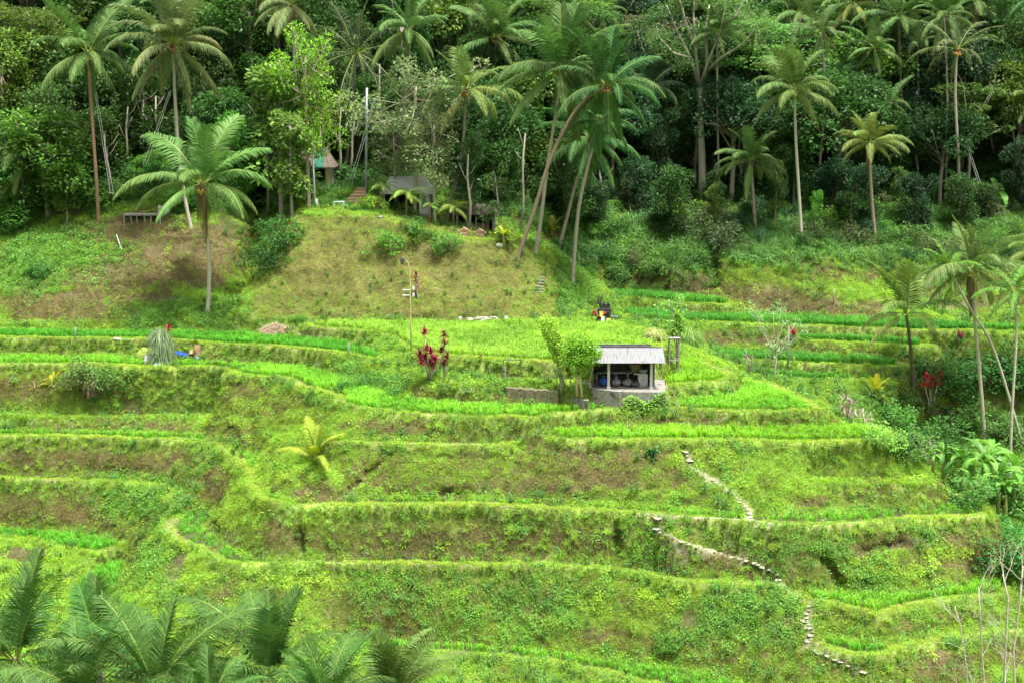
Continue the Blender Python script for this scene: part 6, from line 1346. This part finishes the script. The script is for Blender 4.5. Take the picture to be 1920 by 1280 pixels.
# --- chairs in front of the dark hut
def chair(label, u):
    b = hit(u, 449); b = (b[0], 106.5, ground(b[0], 106.5)); root = thing('wicker_chair', label, 'chair', b, 0, 'low wicker chairs on the mound')
    mb = MB(); mb.box((0,0,.16), (.75,.6,.3), top=.9); mb.tube([(-.36,-.25,.34),(-.42,.1,.42),(-.3,.32,.46),(.3,.32,.46),(.42,.1,.42),(.36,-.25,.34)], .07, 7); mb.obj('seat', M_BASK, root)
    mb = MB(); mb.box((.02,.12,.48), (.38,.12,.34), tilt=(.5,.6)); mb.obj('cushion', solid_mat('pink_cushion', [(.5,.3,.24),(.65,.45,.36)], 8, .9, .2), root)
chair('low wicker chair with pink cushion, left of the pair before the dark hut', 868)
chair('low wicker chair with pink cushion, right of the pair before the dark hut', 899)
# --- fences
def fence(label, u0, v0, u1, v1, y, h, n, mat, name='bamboo_fence'):
    a = at_y(u0, v0, y); c = at_y(u1, v1, y); root = thing(name, label, 'fence', a); L_ = Vector(c)-Vector(a)
    mb = MB()
    for i in range(n+1): p = L_*(i/n); mb.tube([p-Vector((0,0,.1)), p+Vector((0,0,h*rnd.uniform(.9,1.05)))], .025, 5)
    mb.obj('slats', mat, root)
    mb = MB(); mb.tube([Vector((0,.03,h*.8)), L_+Vector((0,.03,h*.8))], .03, 5); mb.tube([Vector((0,.03,h*.3)), L_+Vector((0,.03,h*.3))], .03, 5); mb.obj('rail', mat, root)
fence('low bamboo slat fence at the top of the left slope', 102, 411, 158, 409, 112.2, .8, 24, M_WOOD)
fence('short white slatted rack above the bamboo platform', 297, 402, 317, 402, 111.2, .7, 9, M_WHITE, 'white_rack')
# --- steps cut in the mound shoulder
b = hit(1010, 560); root = thing('slope_ladder', 'little bamboo ladder-steps on the right shoulder of the mound', 'steps', b)
for i in range(6):
    p = hit(1009+i*1.0, 550-i*5.5); mb = MB(); mb.box(V(up(p,.08), b), (.6,.18,.07)); mb.obj('tread', M_GREYW, root)
# --- bare pale branching saplings in the near right corner
def bare_shrub(label, pts, seed, y, rad=.035):
    u0, v0 = pts[0]; b = at_y(u0, v0, y); g = ground(b[0], y); b = (b[0], y, g); root_v = []; mb = MB(); r_ = random.Random(seed); P = [Vector((0,0,-.3))]+[Vector(at_y(u, v, y))-Vector(b) for u, v in pts]
    mb.tube(P, [rad*1.5]+[rad*(1.2-.8*i/len(pts)) for i in range(len(pts))], 6); lb = MB()
    def grow(p, d, l, rr, dep):
        q = p+d*l*.5+Vector((r_.uniform(-.04,.04),0,0)); e = p+d*l; mb.tube([p, q, e], [rr, rr*.75, rr*.5], 4, cap=False)
        if dep == 0:
            for _ in range(5): leafq(lb, e+Vector((r_.uniform(-.15,.15), r_.uniform(-.15,.15), r_.uniform(-.15,.1))), (r_.gauss(0,1), r_.gauss(0,1), -.2), (0,0,1), .09, .05, r_.uniform(.7,1.3))
            return
        for _ in range(r_.choice([2,2,3])): nd = (d+Vector((r_.uniform(-.75,.75), r_.uniform(-.6,.6), r_.uniform(-.1,.5)))).normalized(); grow(e, nd, l*r_.uniform(.55,.8), rr*.6, dep-1)
    for i in range(2, len(P)):
        for _ in range(3): d = Vector((r_.uniform(-.8,.8), r_.uniform(-.5,.5), r_.uniform(.4,1))).normalized(); grow(P[i-1].lerp(P[i], r_.random()), d, r_.uniform(.6,1.1), rad*.55, 2)
    root = thing('bare_sapling', label, 'sapling', b, 0, 'bare saplings in the near right corner'); t = mb.obj('trunk', M_BARK, root, True); t.color = (.52,.48,.42,1); c = lb.obj('leaves', M_LEAF, root); c.color = (.18,.32,.06,1)
bare_shrub('bare pale sapling with wide low branches, leftmost in the near right corner', [(1815,1330),(1812,1250),(1800,1170),(1790,1135)], 1, 60)
bare_shrub('bare sapling with the tallest leader in the near right corner', [(1880,1330),(1885,1230),(1890,1120),(1880,1075)], 2, 61, .05)
bare_shrub('thick forked bare sapling at the right edge of the near corner', [(1905,1340),(1900,1220),(1912,1130),(1918,1060)], 3, 59, .05)
bare_shrub('slim bare sapling between the two forked ones', [(1850,1330),(1842,1240),(1838,1160),(1835,1100)], 4, 60.5)

# --- labels: what is still alike is told apart by its order from the left
_bl = {}
for o in COL.objects:
    if o.parent is None and 'label' in o.keys() and o.get('kind') is None: _bl.setdefault(o['label'], []).append(o)
_OR = ['first','second','third','fourth','fifth','sixth','seventh','eighth']
for lb_, os_ in _bl.items():
    if len(os_) > 1 and len(os_) <= 8:
        os_.sort(key=lambda o: o.location.x/max(o.location.y, 1))
        for i, o in enumerate(os_):
            o['label'] = lb_+((', left one' if i == 0 else ', right one') if len(os_) == 2 else ', %s from left' % _OR[i])
